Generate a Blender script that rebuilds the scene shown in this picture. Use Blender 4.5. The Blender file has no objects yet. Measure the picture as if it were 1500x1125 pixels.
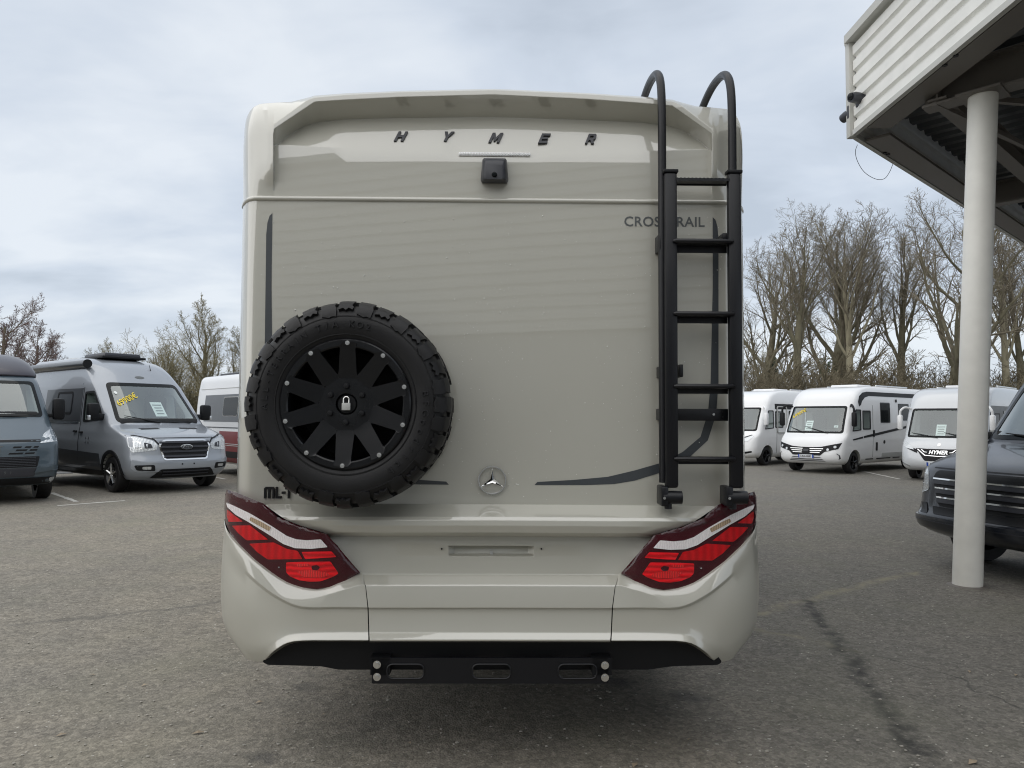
import bpy, bmesh, math, random
import numpy as np
from mathutils import Vector, Matrix
from mathutils.bvhtree import BVHTree
from mathutils.geometry import tessellate_polygon

scene = bpy.context.scene
R = math.radians
random.seed(7)

# ------------------------------------------------------------------ camera
F_PX, CAM_H, PITCH, ROLL = 1085.0, 1.5, R(2.61), R(0.3)
cam_d = bpy.data.cameras.new('camera')
cam_d.sensor_width = 36.0
cam_d.lens = F_PX / 1500 * 36.0
cam_d.clip_start, cam_d.clip_end = 0.05, 3000
cam = bpy.data.objects.new('camera', cam_d)
scene.collection.objects.link(cam)
fwd = Vector((0, math.cos(PITCH), math.sin(PITCH)))
up0 = Vector((0, -math.sin(PITCH), math.cos(PITCH)))
rt0 = Vector((1, 0, 0))
CR = rt0 * math.cos(ROLL) + up0 * math.sin(ROLL)
CU = up0 * math.cos(ROLL) - rt0 * math.sin(ROLL)
CAM = Vector((0, 0, CAM_H))
cam.matrix_world = Matrix(((CR.x, CU.x, -fwd.x, CAM.x), (CR.y, CU.y, -fwd.y, CAM.y), (CR.z, CU.z, -fwd.z, CAM.z), (0, 0, 0, 1)))
scene.camera = cam

# ------------------------------------------------------------------ sky, sun, exposure
SUN_EL, SUN_AZ = R(46), R(-138)      # azimuth from +Y towards +X
world = bpy.data.worlds.new('World')
scene.world = world
world.use_nodes = True
wn, wl = world.node_tree.nodes, world.node_tree.links
wn.clear()
w_out = wn.new('ShaderNodeOutputWorld')
w_bg = wn.new('ShaderNodeBackground')
w_bg.inputs['Strength'].default_value = 0.1
sky = wn.new('ShaderNodeTexSky')
sky.sky_type = 'NISHITA'
sky.sun_disc = False
sky.sun_elevation = SUN_EL
sky.sun_rotation = SUN_AZ
sky.dust_density = 2.0
tc = wn.new('ShaderNodeTexCoord')
sep = wn.new('ShaderNodeSeparateXYZ')
wl.new(tc.outputs['Generated'], sep.inputs[0])
def wmath(op, a, b=None, clamp=False):
    n = wn.new('ShaderNodeMath'); n.operation = op; n.use_clamp = clamp
    for i, v in enumerate((a, b)):
        if v is None: continue
        if isinstance(v, (int, float)): n.inputs[i].default_value = v
        else: wl.new(v, n.inputs[i])
    return n.outputs[0]
zz = wmath('ADD', wmath('ABSOLUTE', sep.outputs[2]), 0.22)
cx = wmath('DIVIDE', sep.outputs[0], zz)
cy = wmath('DIVIDE', sep.outputs[1], zz)
comb = wn.new('ShaderNodeCombineXYZ')
wl.new(cx, comb.inputs[0]); wl.new(cy, comb.inputs[1])
def wnoise(scale, detail, rough, off):
    m = wn.new('ShaderNodeMapping'); m.inputs['Location'].default_value = off
    m.inputs['Scale'].default_value = (1.0, 1.5, 1)
    wl.new(comb.outputs[0], m.inputs[0])
    n = wn.new('ShaderNodeTexNoise'); n.inputs['Scale'].default_value = scale
    n.inputs['Detail'].default_value = detail; n.inputs['Roughness'].default_value = rough
    n.inputs['Distortion'].default_value = 0.35
    wl.new(m.outputs[0], n.inputs['Vector'])
    return n.outputs['Fac']
n1 = wnoise(0.75, 5, 0.5, (3.1, 1.7, 0))
n2 = wnoise(2.1, 5, 0.55, (7.3, 4.2, 0))
cl = wmath('ADD', wmath('MULTIPLY', n1, 0.66), wmath('MULTIPLY', n2, 0.34))
ramp = wn.new('ShaderNodeValToRGB')
e = ramp.color_ramp.elements
e[0].position = 0.39; e[0].color = (3.3, 3.68, 4.2, 1)
e[1].position = 0.60; e[1].color = (5.0, 5.3, 5.65, 1)
m_ = ramp.color_ramp.elements.new(0.48); m_.color = (4.0, 4.4, 4.95, 1)
wl.new(cl, ramp.inputs[0])
wmix = wn.new('ShaderNodeMix'); wmix.data_type = 'RGBA'
wmix.inputs['Factor'].default_value = 0.9
wl.new(sky.outputs[0], wmix.inputs['A'])
wl.new(ramp.outputs[0], wmix.inputs['B'])
wl.new(wmix.outputs['Result'], w_bg.inputs['Color'])
wl.new(w_bg.outputs[0], w_out.inputs[0])

sun_d = bpy.data.lights.new('sun', 'SUN')
sun_d.energy = 1.35
sun_d.angle = R(120)
sun_d.color = (1.0, 0.94, 0.85)
sun = bpy.data.objects.new('sun', sun_d)
scene.collection.objects.link(sun)
sdir = Vector((math.cos(SUN_EL) * math.sin(SUN_AZ), math.cos(SUN_EL) * math.cos(SUN_AZ), math.sin(SUN_EL)))
sun.rotation_euler = sdir.to_track_quat('Z', 'Y').to_euler()
sun.location = sdir * 50

vs = scene.view_settings
vs.view_transform = 'Standard'; vs.look = 'None'; vs.exposure = 0.75; vs.gamma = 1.0
scene.cycles.filter_width = 1.1
scene.cycles.max_bounces = 6
scene.cycles.transparent_max_bounces = 12
scene.cycles.caustics_reflective = False
scene.cycles.caustics_refractive = False

# ------------------------------------------------------------------ helpers
def ray(px, py):
    d = fwd + CR * ((px - 750) / F_PX) - CU * ((py - 562.5) / F_PX)
    return d
def at(px, py, Y):
    d = ray(px, py)
    return CAM + d * (Y / d.y)
def gp(px, py, z=0.0):
    d = ray(px, py)
    return CAM + d * ((z - CAM_H) / d.z)

col = scene.collection
def link(o):
    col.objects.link(o); return o
def empty(name, loc=(0, 0, 0), rz=0.0):
    o = bpy.data.objects.new(name, None)
    o.empty_display_size = 0.2
    o.location = loc; o.rotation_euler = (0, 0, rz)
    return link(o)
def tag(o, label=None, cat=None, group=None, kind=None):
    if label: o['label'] = label
    if cat: o['category'] = cat
    if group: o['group'] = group
    if kind: o['kind'] = kind
    return o
def mk(name, verts, faces, mat, parent=None, smooth=35, recalc=False):
    me = bpy.data.meshes.new(name)
    me.from_pydata([tuple(v) for v in verts], [], faces)
    if recalc:
        bm = bmesh.new(); bm.from_mesh(me)
        bmesh.ops.remove_doubles(bm, verts=bm.verts, dist=1e-5)
        bmesh.ops.recalc_face_normals(bm, faces=bm.faces)
        bm.to_mesh(me); bm.free()
    me.update()
    if smooth:
        for p in me.polygons: p.use_smooth = True
        me.set_sharp_from_angle(angle=R(smooth))
    if mat is not None:
        for m in (mat if isinstance(mat, (list, tuple)) else [mat]): me.materials.append(m)
    o = bpy.data.objects.new(name, me)
    link(o)
    o.parent = parent
    return o
def share(name, src, parent, matrix):
    o = bpy.data.objects.new(name, src.data)
    link(o); o.parent = parent; o.matrix_local = matrix
    return o

class MB:
    """collects simple solids into one mesh"""
    def __init__(s): s.v, s.f = [], []
    def add(s, vs, fs):
        b = len(s.v); s.v += [tuple(v) for v in vs]; s.f += [tuple(i + b for i in f) for f in fs]
        return s
    def box(s, c, size, m=None, bev=0.0):
        bm = bmesh.new()
        bmesh.ops.create_cube(bm, size=1)
        for v in bm.verts: v.co = Vector((v.co.x * size[0], v.co.y * size[1], v.co.z * size[2]))
        if bev: bmesh.ops.bevel(bm, geom=list(bm.edges), offset=bev, segments=2, affect='EDGES', profile=0.5)
        c = Vector(c)
        for v in bm.verts: v.co = (m @ v.co if m else v.co) + c
        s.bm(bm); return s
    def bm(s, bm):
        bm.verts.index_update()
        s.add([v.co.copy() for v in bm.verts], [[v.index for v in f.verts] for f in bm.faces]); bm.free()
    def tube(s, pts, r, n=8, cap=True, flat=1.0):
        pts = [Vector(p) for p in pts]
        rs = r if isinstance(r, (list, tuple)) else [r] * len(pts)
        b = len(s.v); prev = None
        for i, p in enumerate(pts):
            if i == 0: t = pts[1] - pts[0]
            elif i == len(pts) - 1: t = pts[-1] - pts[-2]
            else: t = (pts[i + 1] - p).normalized() + (p - pts[i - 1]).normalized()
            t.normalize()
            if prev is None:
                a = Vector((0, 0, 1)) if abs(t.z) < 0.9 else Vector((1, 0, 0))
                u = t.cross(a).normalized()
            else:
                u = (prev - t * prev.dot(t)).normalized()
            prev = u; w = t.cross(u)
            for k in range(n):
                a = 2 * math.pi * k / n
                s.v.append(tuple(p + u * (rs[i] * math.cos(a)) + w * (rs[i] * math.sin(a) * flat)))
        for i in range(len(pts) - 1):
            for k in range(n):
                k2 = (k + 1) % n
                s.f.append((b + i * n + k, b + i * n + k2, b + (i + 1) * n + k2, b + (i + 1) * n + k))
        if cap:
            s.f.append(tuple(b + k for k in reversed(range(n))))
            s.f.append(tuple(b + (len(pts) - 1) * n + k for k in range(n)))
        return s
    def lathe(s, prof, n, m=None, closed=False):
        """prof: (radius, along y) revolved round the y axis"""
        b = len(s.v); m = m or Matrix()
        for (r, y) in prof:
            for k in range(n):
                a = 2 * math.pi * k / n
                s.v.append(tuple(m @ Vector((r * math.cos(a), y, r * math.sin(a)))))
        L = len(prof)
        for i in range(L if closed else L - 1):
            j = (i + 1) % L
            for k in range(n):
                k2 = (k + 1) % n
                s.f.append((b + i * n + k, b + i * n + k2, b + j * n + k2, b + j * n + k))
        return s
    def build(s, name, mat, parent=None, smooth=35, recalc=True):
        return mk(name, s.v, s.f, mat, parent, smooth, recalc)

def round_poly(pts, r, n=4):
    out = []; L = len(pts)
    for i in range(L):
        p0, p, p1 = Vector(pts[i - 1][:2]), Vector(pts[i][:2]), Vector(pts[(i + 1) % L][:2])
        rr = r[i] if isinstance(r, (list, tuple)) else r
        a, b = (p0 - p), (p1 - p)
        k = min(rr, a.length * 0.45, b.length * 0.45)
        if k < 1e-5: out.append(tuple(p)); continue
        a, b = p + a.normalized() * k, p + b.normalized() * k
        for j in range(n + 1):
            t = j / n
            out.append(tuple(a * (1 - t) ** 2 + p * (2 * t * (1 - t)) + b * t * t))
    return out
def catmull(P, n):
    P = [Vector(p) for p in P]; out = []
    for i in range(len(P) - 1):
        p0 = P[i - 1] if i else P[i] * 2 - P[i + 1]
        p1, p2 = P[i], P[i + 1]
        p3 = P[i + 2] if i + 2 < len(P) else P[i + 1] * 2 - P[i]
        for k in range(n):
            t = k / n
            out.append(0.5 * ((2 * p1) + (p2 - p0) * t + (2 * p0 - 5 * p1 + 4 * p2 - p3) * t * t + (3 * p1 - p0 - 3 * p2 + p3) * t ** 3))
    out.append(P[-1].copy())
    return out
def grid_faces(nr, nc, flip=False):
    f = []
    for i in range(nr - 1):
        for j in range(nc - 1):
            q = (i * nc + j, i * nc + j + 1, (i + 1) * nc + j + 1, (i + 1) * nc + j)
            f.append(q[::-1] if flip else q)
    return f
def flat_mesh(outer, holes=(), grid=None):
    """2D polygon (with holes) -> bmesh in the xy plane, cut along a grid"""
    bm = bmesh.new()
    loops = [list(outer)] + [list(h) for h in holes]
    flat = [p for l in loops for p in l]
    vs_ = [bm.verts.new((p[0], p[1], 0)) for p in flat]
    tris = tessellate_polygon([[Vector((p[0], p[1], 0)) for p in l] for l in loops])
    for t in tris:
        try: bm.faces.new([vs_[i] for i in t])
        except ValueError: pass
    if grid:
        xs = [p[0] for p in outer]; ys = [p[1] for p in outer]
        gx, gy = grid if isinstance(grid, (list, tuple)) else (grid, grid)
        for ax, lo, hi, g in ((0, min(xs), max(xs), gx), (1, min(ys), max(ys), gy)):
            k = max(1, int((hi - lo) / g))
            for i in range(1, k):
                c = lo + (hi - lo) * i / k
                co = (c, 0, 0) if ax == 0 else (0, c, 0)
                no = (1, 0, 0) if ax == 0 else (0, 1, 0)
                bmesh.ops.bisect_plane(bm, geom=list(bm.verts) + list(bm.edges) + list(bm.faces), plane_co=co, plane_no=no, dist=1e-6)
    bm.normal_update()
    for f in bm.faces:
        if f.normal.z < 0: f.normal_flip()
    return bm
def solid_from_flat(bm, front, back):
    """map a flat mesh through front(x, y) and back(x, y): front face, side walls and back face"""
    bm.verts.index_update()
    n = len(bm.verts)
    V_ = [front(v.co.x, v.co.y) for v in bm.verts] + [back(v.co.x, v.co.y) for v in bm.verts]
    Fc = [[v.index for v in f.verts] for f in bm.faces]
    out = [tuple(f) for f in Fc] + [tuple(i + n for i in reversed(f)) for f in Fc]
    for e_ in bm.edges:
        if len(e_.link_faces) == 1:
            f = e_.link_faces[0]
            a, b = e_.verts[0].index, e_.verts[1].index
            idx = [v.index for v in f.verts]
            if idx[(idx.index(a) + 1) % len(idx)] != b: a, b = b, a
            out.append((b, a, a + n, b + n))
    bm.free()
    return V_, out

_tmp_dg = None
def text_geom(s, size=1.0, extrude=0.0, shear=0.0, offset=0.0, spacing=1.0, bevel=0.0, res=3):
    cu = bpy.data.curves.new('text', 'FONT')
    cu.body = s; cu.size = size; cu.extrude = extrude; cu.shear = shear; cu.offset = offset
    cu.space_character = spacing; cu.bevel_depth = bevel; cu.resolution_u = res
    cu.align_x = 'CENTER'; cu.align_y = 'CENTER'
    o = bpy.data.objects.new('text', cu); link(o)
    dg = bpy.context.evaluated_depsgraph_get(); dg.update()
    me = bpy.data.meshes.new_from_object(o.evaluated_get(dg))
    vs_ = [v.co.copy() for v in me.vertices]
    fs = [tuple(p.vertices) for p in me.polygons]
    bpy.data.objects.remove(o); bpy.data.curves.remove(cu); bpy.data.meshes.remove(me)
    return vs_, fs
def bool_cut(o, cutters):
    for c in cutters:
        m = o.modifiers.new('cut', 'BOOLEAN'); m.operation = 'DIFFERENCE'; m.solver = 'EXACT'; m.object = c
        m.material_mode = 'INDEX'
    dg = bpy.context.evaluated_depsgraph_get(); dg.update()
    me = bpy.data.meshes.new_from_object(o.evaluated_get(dg))
    old = o.data
    o.modifiers.clear(); o.data = me
    bpy.data.meshes.remove(old)
    for c in cutters: bpy.data.objects.remove(c)
    for p in me.polygons: p.use_smooth = True
    me.set_sharp_from_angle(angle=R(32))

# ------------------------------------------------------------------ materials
_mats = {}
def nodes_of(name):
    m = bpy.data.materials.new(name); m.use_nodes = True
    nt = m.node_tree; nt.nodes.clear()
    out = nt.nodes.new('ShaderNodeOutputMaterial')
    p = nt.nodes.new('ShaderNodeBsdfPrincipled')
    nt.links.new(p.outputs[0], out.inputs[0])
    return m, nt, p, out
def mat(name, col_, rough=0.5, metal=0.0, coat=0.0, bevel=0.0, var=0.06, vscale=3.0, bump=0.0, bscale=200.0, spec=0.5, coatr=0.03, coatior=1.5):
    if name in _mats: return _mats[name]
    m, nt, p, out = nodes_of(name)
    N, L = nt.nodes, nt.links
    p.inputs['Roughness'].default_value = rough
    p.inputs['Metallic'].default_value = metal
    p.inputs['Coat Weight'].default_value = coat
    p.inputs['Coat Roughness'].default_value = coatr
    p.inputs['Coat IOR'].default_value = coatior
    p.inputs['Specular IOR Level'].default_value = spec
    t = N.new('ShaderNodeTexCoord')
    nz = N.new('ShaderNodeTexNoise'); nz.inputs['Scale'].default_value = vscale; nz.inputs['Detail'].default_value = 6
    L.new(t.outputs['Object'], nz.inputs['Vector'])
    mx = N.new('ShaderNodeMix'); mx.data_type = 'RGBA'
    L.new(nz.outputs['Fac'], mx.inputs['Factor'])
    mx.inputs['A'].default_value = tuple(c * (1 - var) for c in col_) + (1,)
    mx.inputs['B'].default_value = tuple(min(1, c * (1 + var)) for c in col_) + (1,)
    L.new(mx.outputs['Result'], p.inputs['Base Color'])
    mr = N.new('ShaderNodeMapRange'); mr.inputs['To Min'].default_value = max(0, rough - 0.06); mr.inputs['To Max'].default_value = min(1, rough + 0.06)
    L.new(nz.outputs['Fac'], mr.inputs['Value']); L.new(mr.outputs[0], p.inputs['Roughness'])
    nrm = None
    if bevel:
        bv = N.new('ShaderNodeBevel'); bv.inputs['Radius'].default_value = bevel; bv.samples = 4
        nrm = bv.outputs[0]
    if bump:
        b = N.new('ShaderNodeBump'); b.inputs['Strength'].default_value = bump; b.inputs['Distance'].default_value = 0.002
        n2_ = N.new('ShaderNodeTexNoise'); n2_.inputs['Scale'].default_value = bscale; n2_.inputs['Detail'].default_value = 3
        L.new(t.outputs['Object'], n2_.inputs['Vector']); L.new(n2_.outputs['Fac'], b.inputs['Height'])
        if nrm: L.new(nrm, b.inputs['Normal'])
        nrm = b.outputs[0]
    if nrm: L.new(nrm, p.inputs['Normal'])
    if nrm and coat: L.new(nrm, p.inputs['Coat Normal'])
    _mats[name] = m
    return m
def lens_mat(name, col_, scale, metal=0.0, rough=0.12, direction='X', strength=0.6, coat=1.0, dark=0.6, distort=1.5, spec=0.5):
    m, nt, p, out = nodes_of(name)
    N, L = nt.nodes, nt.links
    p.inputs['Roughness'].default_value = rough; p.inputs['Metallic'].default_value = metal
    p.inputs['Coat Weight'].default_value = coat; p.inputs['Coat Roughness'].default_value = 0.02
    p.inputs['Specular IOR Level'].default_value = spec
    t = N.new('ShaderNodeTexCoord')
    w = N.new('ShaderNodeTexWave'); w.bands_direction = direction; w.inputs['Scale'].default_value = scale
    w.inputs['Distortion'].default_value = distort; w.inputs['Detail Scale'].default_value = 2.0
    L.new(t.outputs['Object'], w.inputs['Vector'])
    mx = N.new('ShaderNodeMix'); mx.data_type = 'RGBA'
    mx.inputs['A'].default_value = tuple(c * dark for c in col_) + (1,); mx.inputs['B'].default_value = tuple(col_) + (1,)
    L.new(w.outputs['Fac'], mx.inputs['Factor']); L.new(mx.outputs['Result'], p.inputs['Base Color'])
    b = N.new('ShaderNodeBump'); b.inputs['Strength'].default_value = strength; b.inputs['Distance'].default_value = 0.004
    L.new(w.outputs['Fac'], b.inputs['Height']); L.new(b.outputs[0], p.inputs['Normal'])
    return m
def glass_mat(name, tint, ior=1.45, boost=1.0):
    m = bpy.data.materials.new(name); m.use_nodes = True
    nt = m.node_tree; nt.nodes.clear(); N, L = nt.nodes, nt.links
    out = N.new('ShaderNodeOutputMaterial')
    tr = N.new('ShaderNodeBsdfTransparent'); tr.inputs[0].default_value = tuple(tint) + (1,)
    gl = N.new('ShaderNodeBsdfGlossy'); gl.inputs['Roughness'].default_value = 0.02
    gl.inputs['Color'].default_value = (0.9, 0.95, 0.95, 1)
    ge = N.new('ShaderNodeNewGeometry')
    fl_ = N.new('ShaderNodeFresnel'); fl_.inputs[0].default_value = ior
    ab = N.new('ShaderNodeMath'); ab.operation = 'SUBTRACT'; ab.inputs[0].default_value = 1.0
    L.new(ge.outputs['Backfacing'], ab.inputs[1])
    pr2 = N.new('ShaderNodeMath'); pr2.operation = 'MULTIPLY'; L.new(fl_.outputs[0], pr2.inputs[0]); L.new(ab.outputs[0], pr2.inputs[1])
    fr = pr2
    mm = N.new('ShaderNodeMath'); mm.operation = 'MULTIPLY'; mm.use_clamp = True; mm.inputs[1].default_value = boost
    L.new(fr.outputs[0], mm.inputs[0])
    mx = N.new('ShaderNodeMixShader')
    L.new(mm.outputs[0], mx.inputs[0]); L.new(tr.outputs[0], mx.inputs[1]); L.new(gl.outputs[0], mx.inputs[2])
    L.new(mx.outputs[0], out.inputs[0])
    return m

M = dict(
    rv=mat('greige paint', (0.48, 0.472, 0.415), 0.35, 0.0, 1.0, bevel=0.006, var=0.02, coatr=0.012, coatior=2.0, bump=.35, bscale=1.3),
    black=mat('satin black plastic', (0.005, 0.0055, 0.007), 0.5, bump=0.15, bscale=600, spec=.3),
    powder=mat('black powder coat', (0.006, 0.0065, 0.009), 0.36, bump=0.2, bscale=900, spec=.4),
    rubber=mat('tyre rubber', (0.008, 0.008, 0.009), 0.5, bump=0.35, bscale=150, var=0.3, vscale=9, spec=.4),
    rim=mat('satin black rim', (0.006, 0.0065, 0.008), 0.26, var=0.1, spec=.45),
    steel=mat('bright steel', (0.75, 0.75, 0.74), 0.25, 1.0),
    chrome=mat('chrome', (0.85, 0.85, 0.85), 0.07, 1.0, var=0.01),
    decal=mat('slate grey film', (0.055, 0.062, 0.07), 0.35, 0, 0.4),
    decal2=mat('grey lettering film', (0.10, 0.108, 0.11), 0.4),
    letter=mat('dark grey letter plastic', (0.03, 0.032, 0.04), 0.35),
    white=mat('white paint', (0.78, 0.79, 0.80), 0.35, 0, 0.8, var=0.02),
    dark=mat('grey cabin lining', (0.34, 0.345, 0.33), 0.8),
    fabric=mat('seat fabric', (0.035, 0.036, 0.038), 0.9),
    pale=mat('pale interior', (0.45, 0.46, 0.45), 0.8),
    paper=mat('paper sheet', (0.75, 0.78, 0.76), 0.7, var=0.04, vscale=30),
    yellow=mat('yellow marker', (0.8, 0.6, 0.03), 0.5),
    plate=mat('number plate', (0.72, 0.74, 0.78), 0.35),
    blue=mat('plate blue', (0.02, 0.07, 0.4), 0.4),
    lampred=lens_mat('red lens', (0.66, 0.0, 0.006), 9, strength=.12, coat=.2, dark=.75, rough=.2, spec=.2),
    lampbright=lens_mat('bright red lens', (0.95, 0.0, 0.010), 14, strength=.35, direction='Z', coat=.3, dark=.55, rough=.2, spec=.2),
    lampdark=mat('dark red bezel', (0.05, 0.0, 0.006), 0.06, spec=.3),
    lampclear=lens_mat('clear lens', (0.95, 0.96, 0.97), 30, metal=0.0, rough=0.12, strength=.25, dark=.88, distort=6),
    headlamp=lens_mat('headlamp glass', (0.75, 0.78, 0.8), 14, metal=0.6, rough=0.15, strength=0.8),
    lampcover=glass_mat('clear lamp cover', (0.99, 0.96, 0.96), 1.5, 1.2),
    glass=glass_mat('clear glass', (0.78, 0.86, 0.85), 1.5, 4.0),
    tint=mat('dark tinted glass', (0.006, 0.008, 0.009), 0.05, spec=0.2),
)
# ------------------------------------------------------------------ the motorhome seen from behind
YAW = R(0.8)
c0 = at(721, 600, 3.27)
rv_root = empty('motorhome', (c0.x, c0.y, 0), YAW)
tag(rv_root, 'large greige motorhome seen from behind with spare wheel and black ladder', 'motorhome')
RVM = Matrix.Translation((c0.x, c0.y, 0)) @ Matrix.Rotation(YAW, 4, 'Z')
RVI = RVM.inverted()
CAM_L = RVI @ CAM
def rv(px, py, d):
    r = RVI.to_3x3() @ ray(px, py)
    return CAM_L + r * ((d - CAM_L.y) / r.y)
def ip(px, tab):
    return float(np.interp(px, [t[0] for t in tab], [t[1] for t in tab]))
def mirrored(rows):
    return [[Vector((-p.x, p.y, p.z)) for p in r] for r in rows]
def loft(name, rows, mt, parent=rv_root, mirror=False, recalc=False, smooth=28):
    nr, nc = len(rows), len(rows[0])
    v = [p for r in rows for p in r]
    return mk(name, v, grid_faces(nr, nc, flip=mirror), mt, parent, smooth, recalc)

# --- top cap (built for the left half and mirrored about the centre line)
A = [(356, 222), (357, 198), (359, 182), (361, 173), (365, 164), (371, 157), (381, 152), (400, 150.5), (427, 149), (451, 143), (461, 140), (507, 136.5), (587, 133), (721, 130)]
dA = [(356, .14), (357, .13), (361, .10), (371, .08), (381, .07), (400, .055), (427, .035), (451, .0), (461, -.01), (721, -.015)]
A2 = [(356, 236), (357, 222), (361, 200), (371, 186), (381, 183), (390, 184), (396, 184), (400, 183), (451, 146), (461, 143), (507, 139), (587, 135), (721, 132)]
DC = [(356, .14), (356.6, .105), (358, .075), (361, .045), (366, .022), (372, .008), (378, -.004), (384, -.014), (389, -.024), (394, -.033), (400.5, -.038)]
DE = [(356, .14), (356.6, .105), (358, .075), (361, .04), (366, .015), (372, .003), (378, 0), (721, 0)]
B = [(401, 189), (461, 149), (507, 146), (587, 142), (721, 138.5)]
C_ = [(401.5, 214), (408, 211), (412, 208), (419, 201), (435, 191), (448, 184), (469, 179), (507, 175), (587, 173), (721, 172)]
RD = .072
dC = [(401.5, .0), (408, .02), (412, .03), (435, .055), (469, .067), (721, RD)]
D_ = [(401.5, 214.3), (408, 212), (549, 219), (645, 223), (664, 231.5), (721, 232)]
PXS = [356, 356.3, 356.6, 357.2, 358, 359.3, 361, 363, 366, 369, 372, 376, 380, 384, 388, 390.5, 393, 397, 400.5, 401.5, 404, 408, 412, 419, 427, 435, 441, 448, 455, 461, 469, 480, 507, 545, 587, 620, 640, 645, 651, 658, 664, 680, 700, 721]
NR = 13
rows = [[] for _ in range(NR)]
for px in PXS:
    a, a2 = ip(px, A), ip(px, A2)
    dc, de = ip(px, DC), ip(px, DE)
    inside = px > 401
    da = ip(px, dA)
    d2 = -.038 if px >= 400 else dc
    pA = rv(px, a, da)
    r0 = pA.copy(); r0.y = 0.6; r0.z -= 0.01
    L_ = [r0, pA, rv(px, a + .3 * (a2 - a), da * .45 + d2 * .55 - (0.0 if px > 440 else .006)), rv(px, a2, d2)]
    if inside:
        L_ += [rv(px, ip(px, B), -.038), rv(px, ip(px, C_), ip(px, dC)), rv(px, ip(px, D_), 0.0), rv(px, 238, 0), rv(px, 250, 0), rv(px, 260, 0), rv(px, 270, 0), rv(px, 279, 0), rv(px, 290.5, 0)]
    else:
        f = lambda t: a2 + (238 - a2) * t
        L_ += [rv(px, f(.25), d2), rv(px, f(.5), d2), rv(px, f(.75), d2), rv(px, 238, d2)] + [rv(px, y_, d2 + (de - d2) * k_) for y_, k_ in ((250, .12), (260, .42), (270, .78), (279, .96), (290.5, 1))]
    for k in range(NR): rows[k].append(L_[k])
# straighten the outer edge columns so that the cap meets the wall cleanly
full = [r + [Vector((-p.x, p.y, p.z)) for p in reversed(r[:-1])] for r in rows]
for r in full: r[len(PXS) - 1].x = 0.0
cap = loft('rear_cap', full, M['rv'], smooth=24)
E_row = full[-1]
side_x = E_row[0].x          # negative

# --- rear wall, flat sheet with rounded vertical corners
ZW = rv(721, 743, 0).z
wall_rows = [[Vector((p.x, p.y, E_row[0].z * (1 - t) + ZW * t)) for p in E_row] for t in (0, .33, .66, 1)]
wall_rows[0] = [p.copy() for p in E_row]
wall = loft('rear_wall', wall_rows, M['rv'])
# sides, roof and far end
ZR, LEN = full[1][10].z - 0.02, 7.0
mb = MB()
sx, sy = -side_x, E_row[0].y
mb.add([(-sx, sy, .62), (-sx, LEN, .62), (-sx, LEN, 2.72), (-sx, LEN - .2, ZR), (-sx + .02, .6, ZR), (-sx, sy, rows[1][0].z)], [(0, 1, 2, 3, 4, 5)])
mb.add([(sx, sy, .62), (sx, LEN, .62), (sx, LEN, 2.72), (sx, LEN - .2, ZR), (sx - .02, .6, ZR), (sx, sy, rows[1][0].z)], [(5, 4, 3, 2, 1, 0)])
mb.add([(-sx, .55, ZR - .002), (sx, .55, ZR - .002), (sx, LEN - .2, ZR - .002), (-sx, LEN - .2, ZR - .002)], [(0, 1, 2, 3)])
mb.add([(-sx, LEN, .62), (sx, LEN, .62), (sx, LEN, 2.72), (-sx, LEN, 2.72), (sx, LEN - .2, ZR), (-sx, LEN - .2, ZR)], [(0, 3, 2, 1), (3, 5, 4, 2)])
mb.build('side_walls', M['rv'], rv_root, 30, False)
MB().box((0, LEN / 2 + .06, .60), (2 * sx - .06, LEN - .1, .06)).box((0, .12, .82), (2.08, .08, .44)).box((-.55, 3.4, .5), (.1, 6.4, .16)).box((.55, 3.4, .5), (.1, 6.4, .16)).build('underbody', M['black'], rv_root)
for s in (-1, 1):
    w = MB()
    w.lathe([(.2, -.11), (.33, -.12), (.355, -.09), (.36, 0), (.355, .09), (.33, .12), (.2, .11)], 32, Matrix.Rotation(R(90), 4, 'Z'))
    o = w.build('rear_wheel', M['rubber'], rv_root); o.location = (s * .88, 2.2, .36)
# horizontal trim bar
bar = [Vector((p.x * 1.001, p.y, rv(721, 293.5, 0).z)) for p in E_row]
prof = [(-.011, .0), (-.0085, .0075), (0, .0105), (.0085, .0075), (.011, 0)]
vv, nc = [], len(bar)
for (dz, off) in prof:
    for p in bar: vv.append((p.x * (1 + off * .1), p.y - off, p.z + dz))
mk('trim_bar', vv, grid_faces(5, nc, True), M['rv'], rv_root, 60)
# vertical corner strips
for s in (-1, 1):
    xs_ = [abs(rv(p_, 500, 0).x) for p_ in (349.5, 357.5)]
    m_ = MB().box((s * (sum(xs_) / 2 + .002), .048, (E_row[0].z + ZW) / 2 - .01), (.014, .012, E_row[0].z - ZW - .03), bev=.004)
    m_.build('corner_strip', M['rv'], rv_root)

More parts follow.
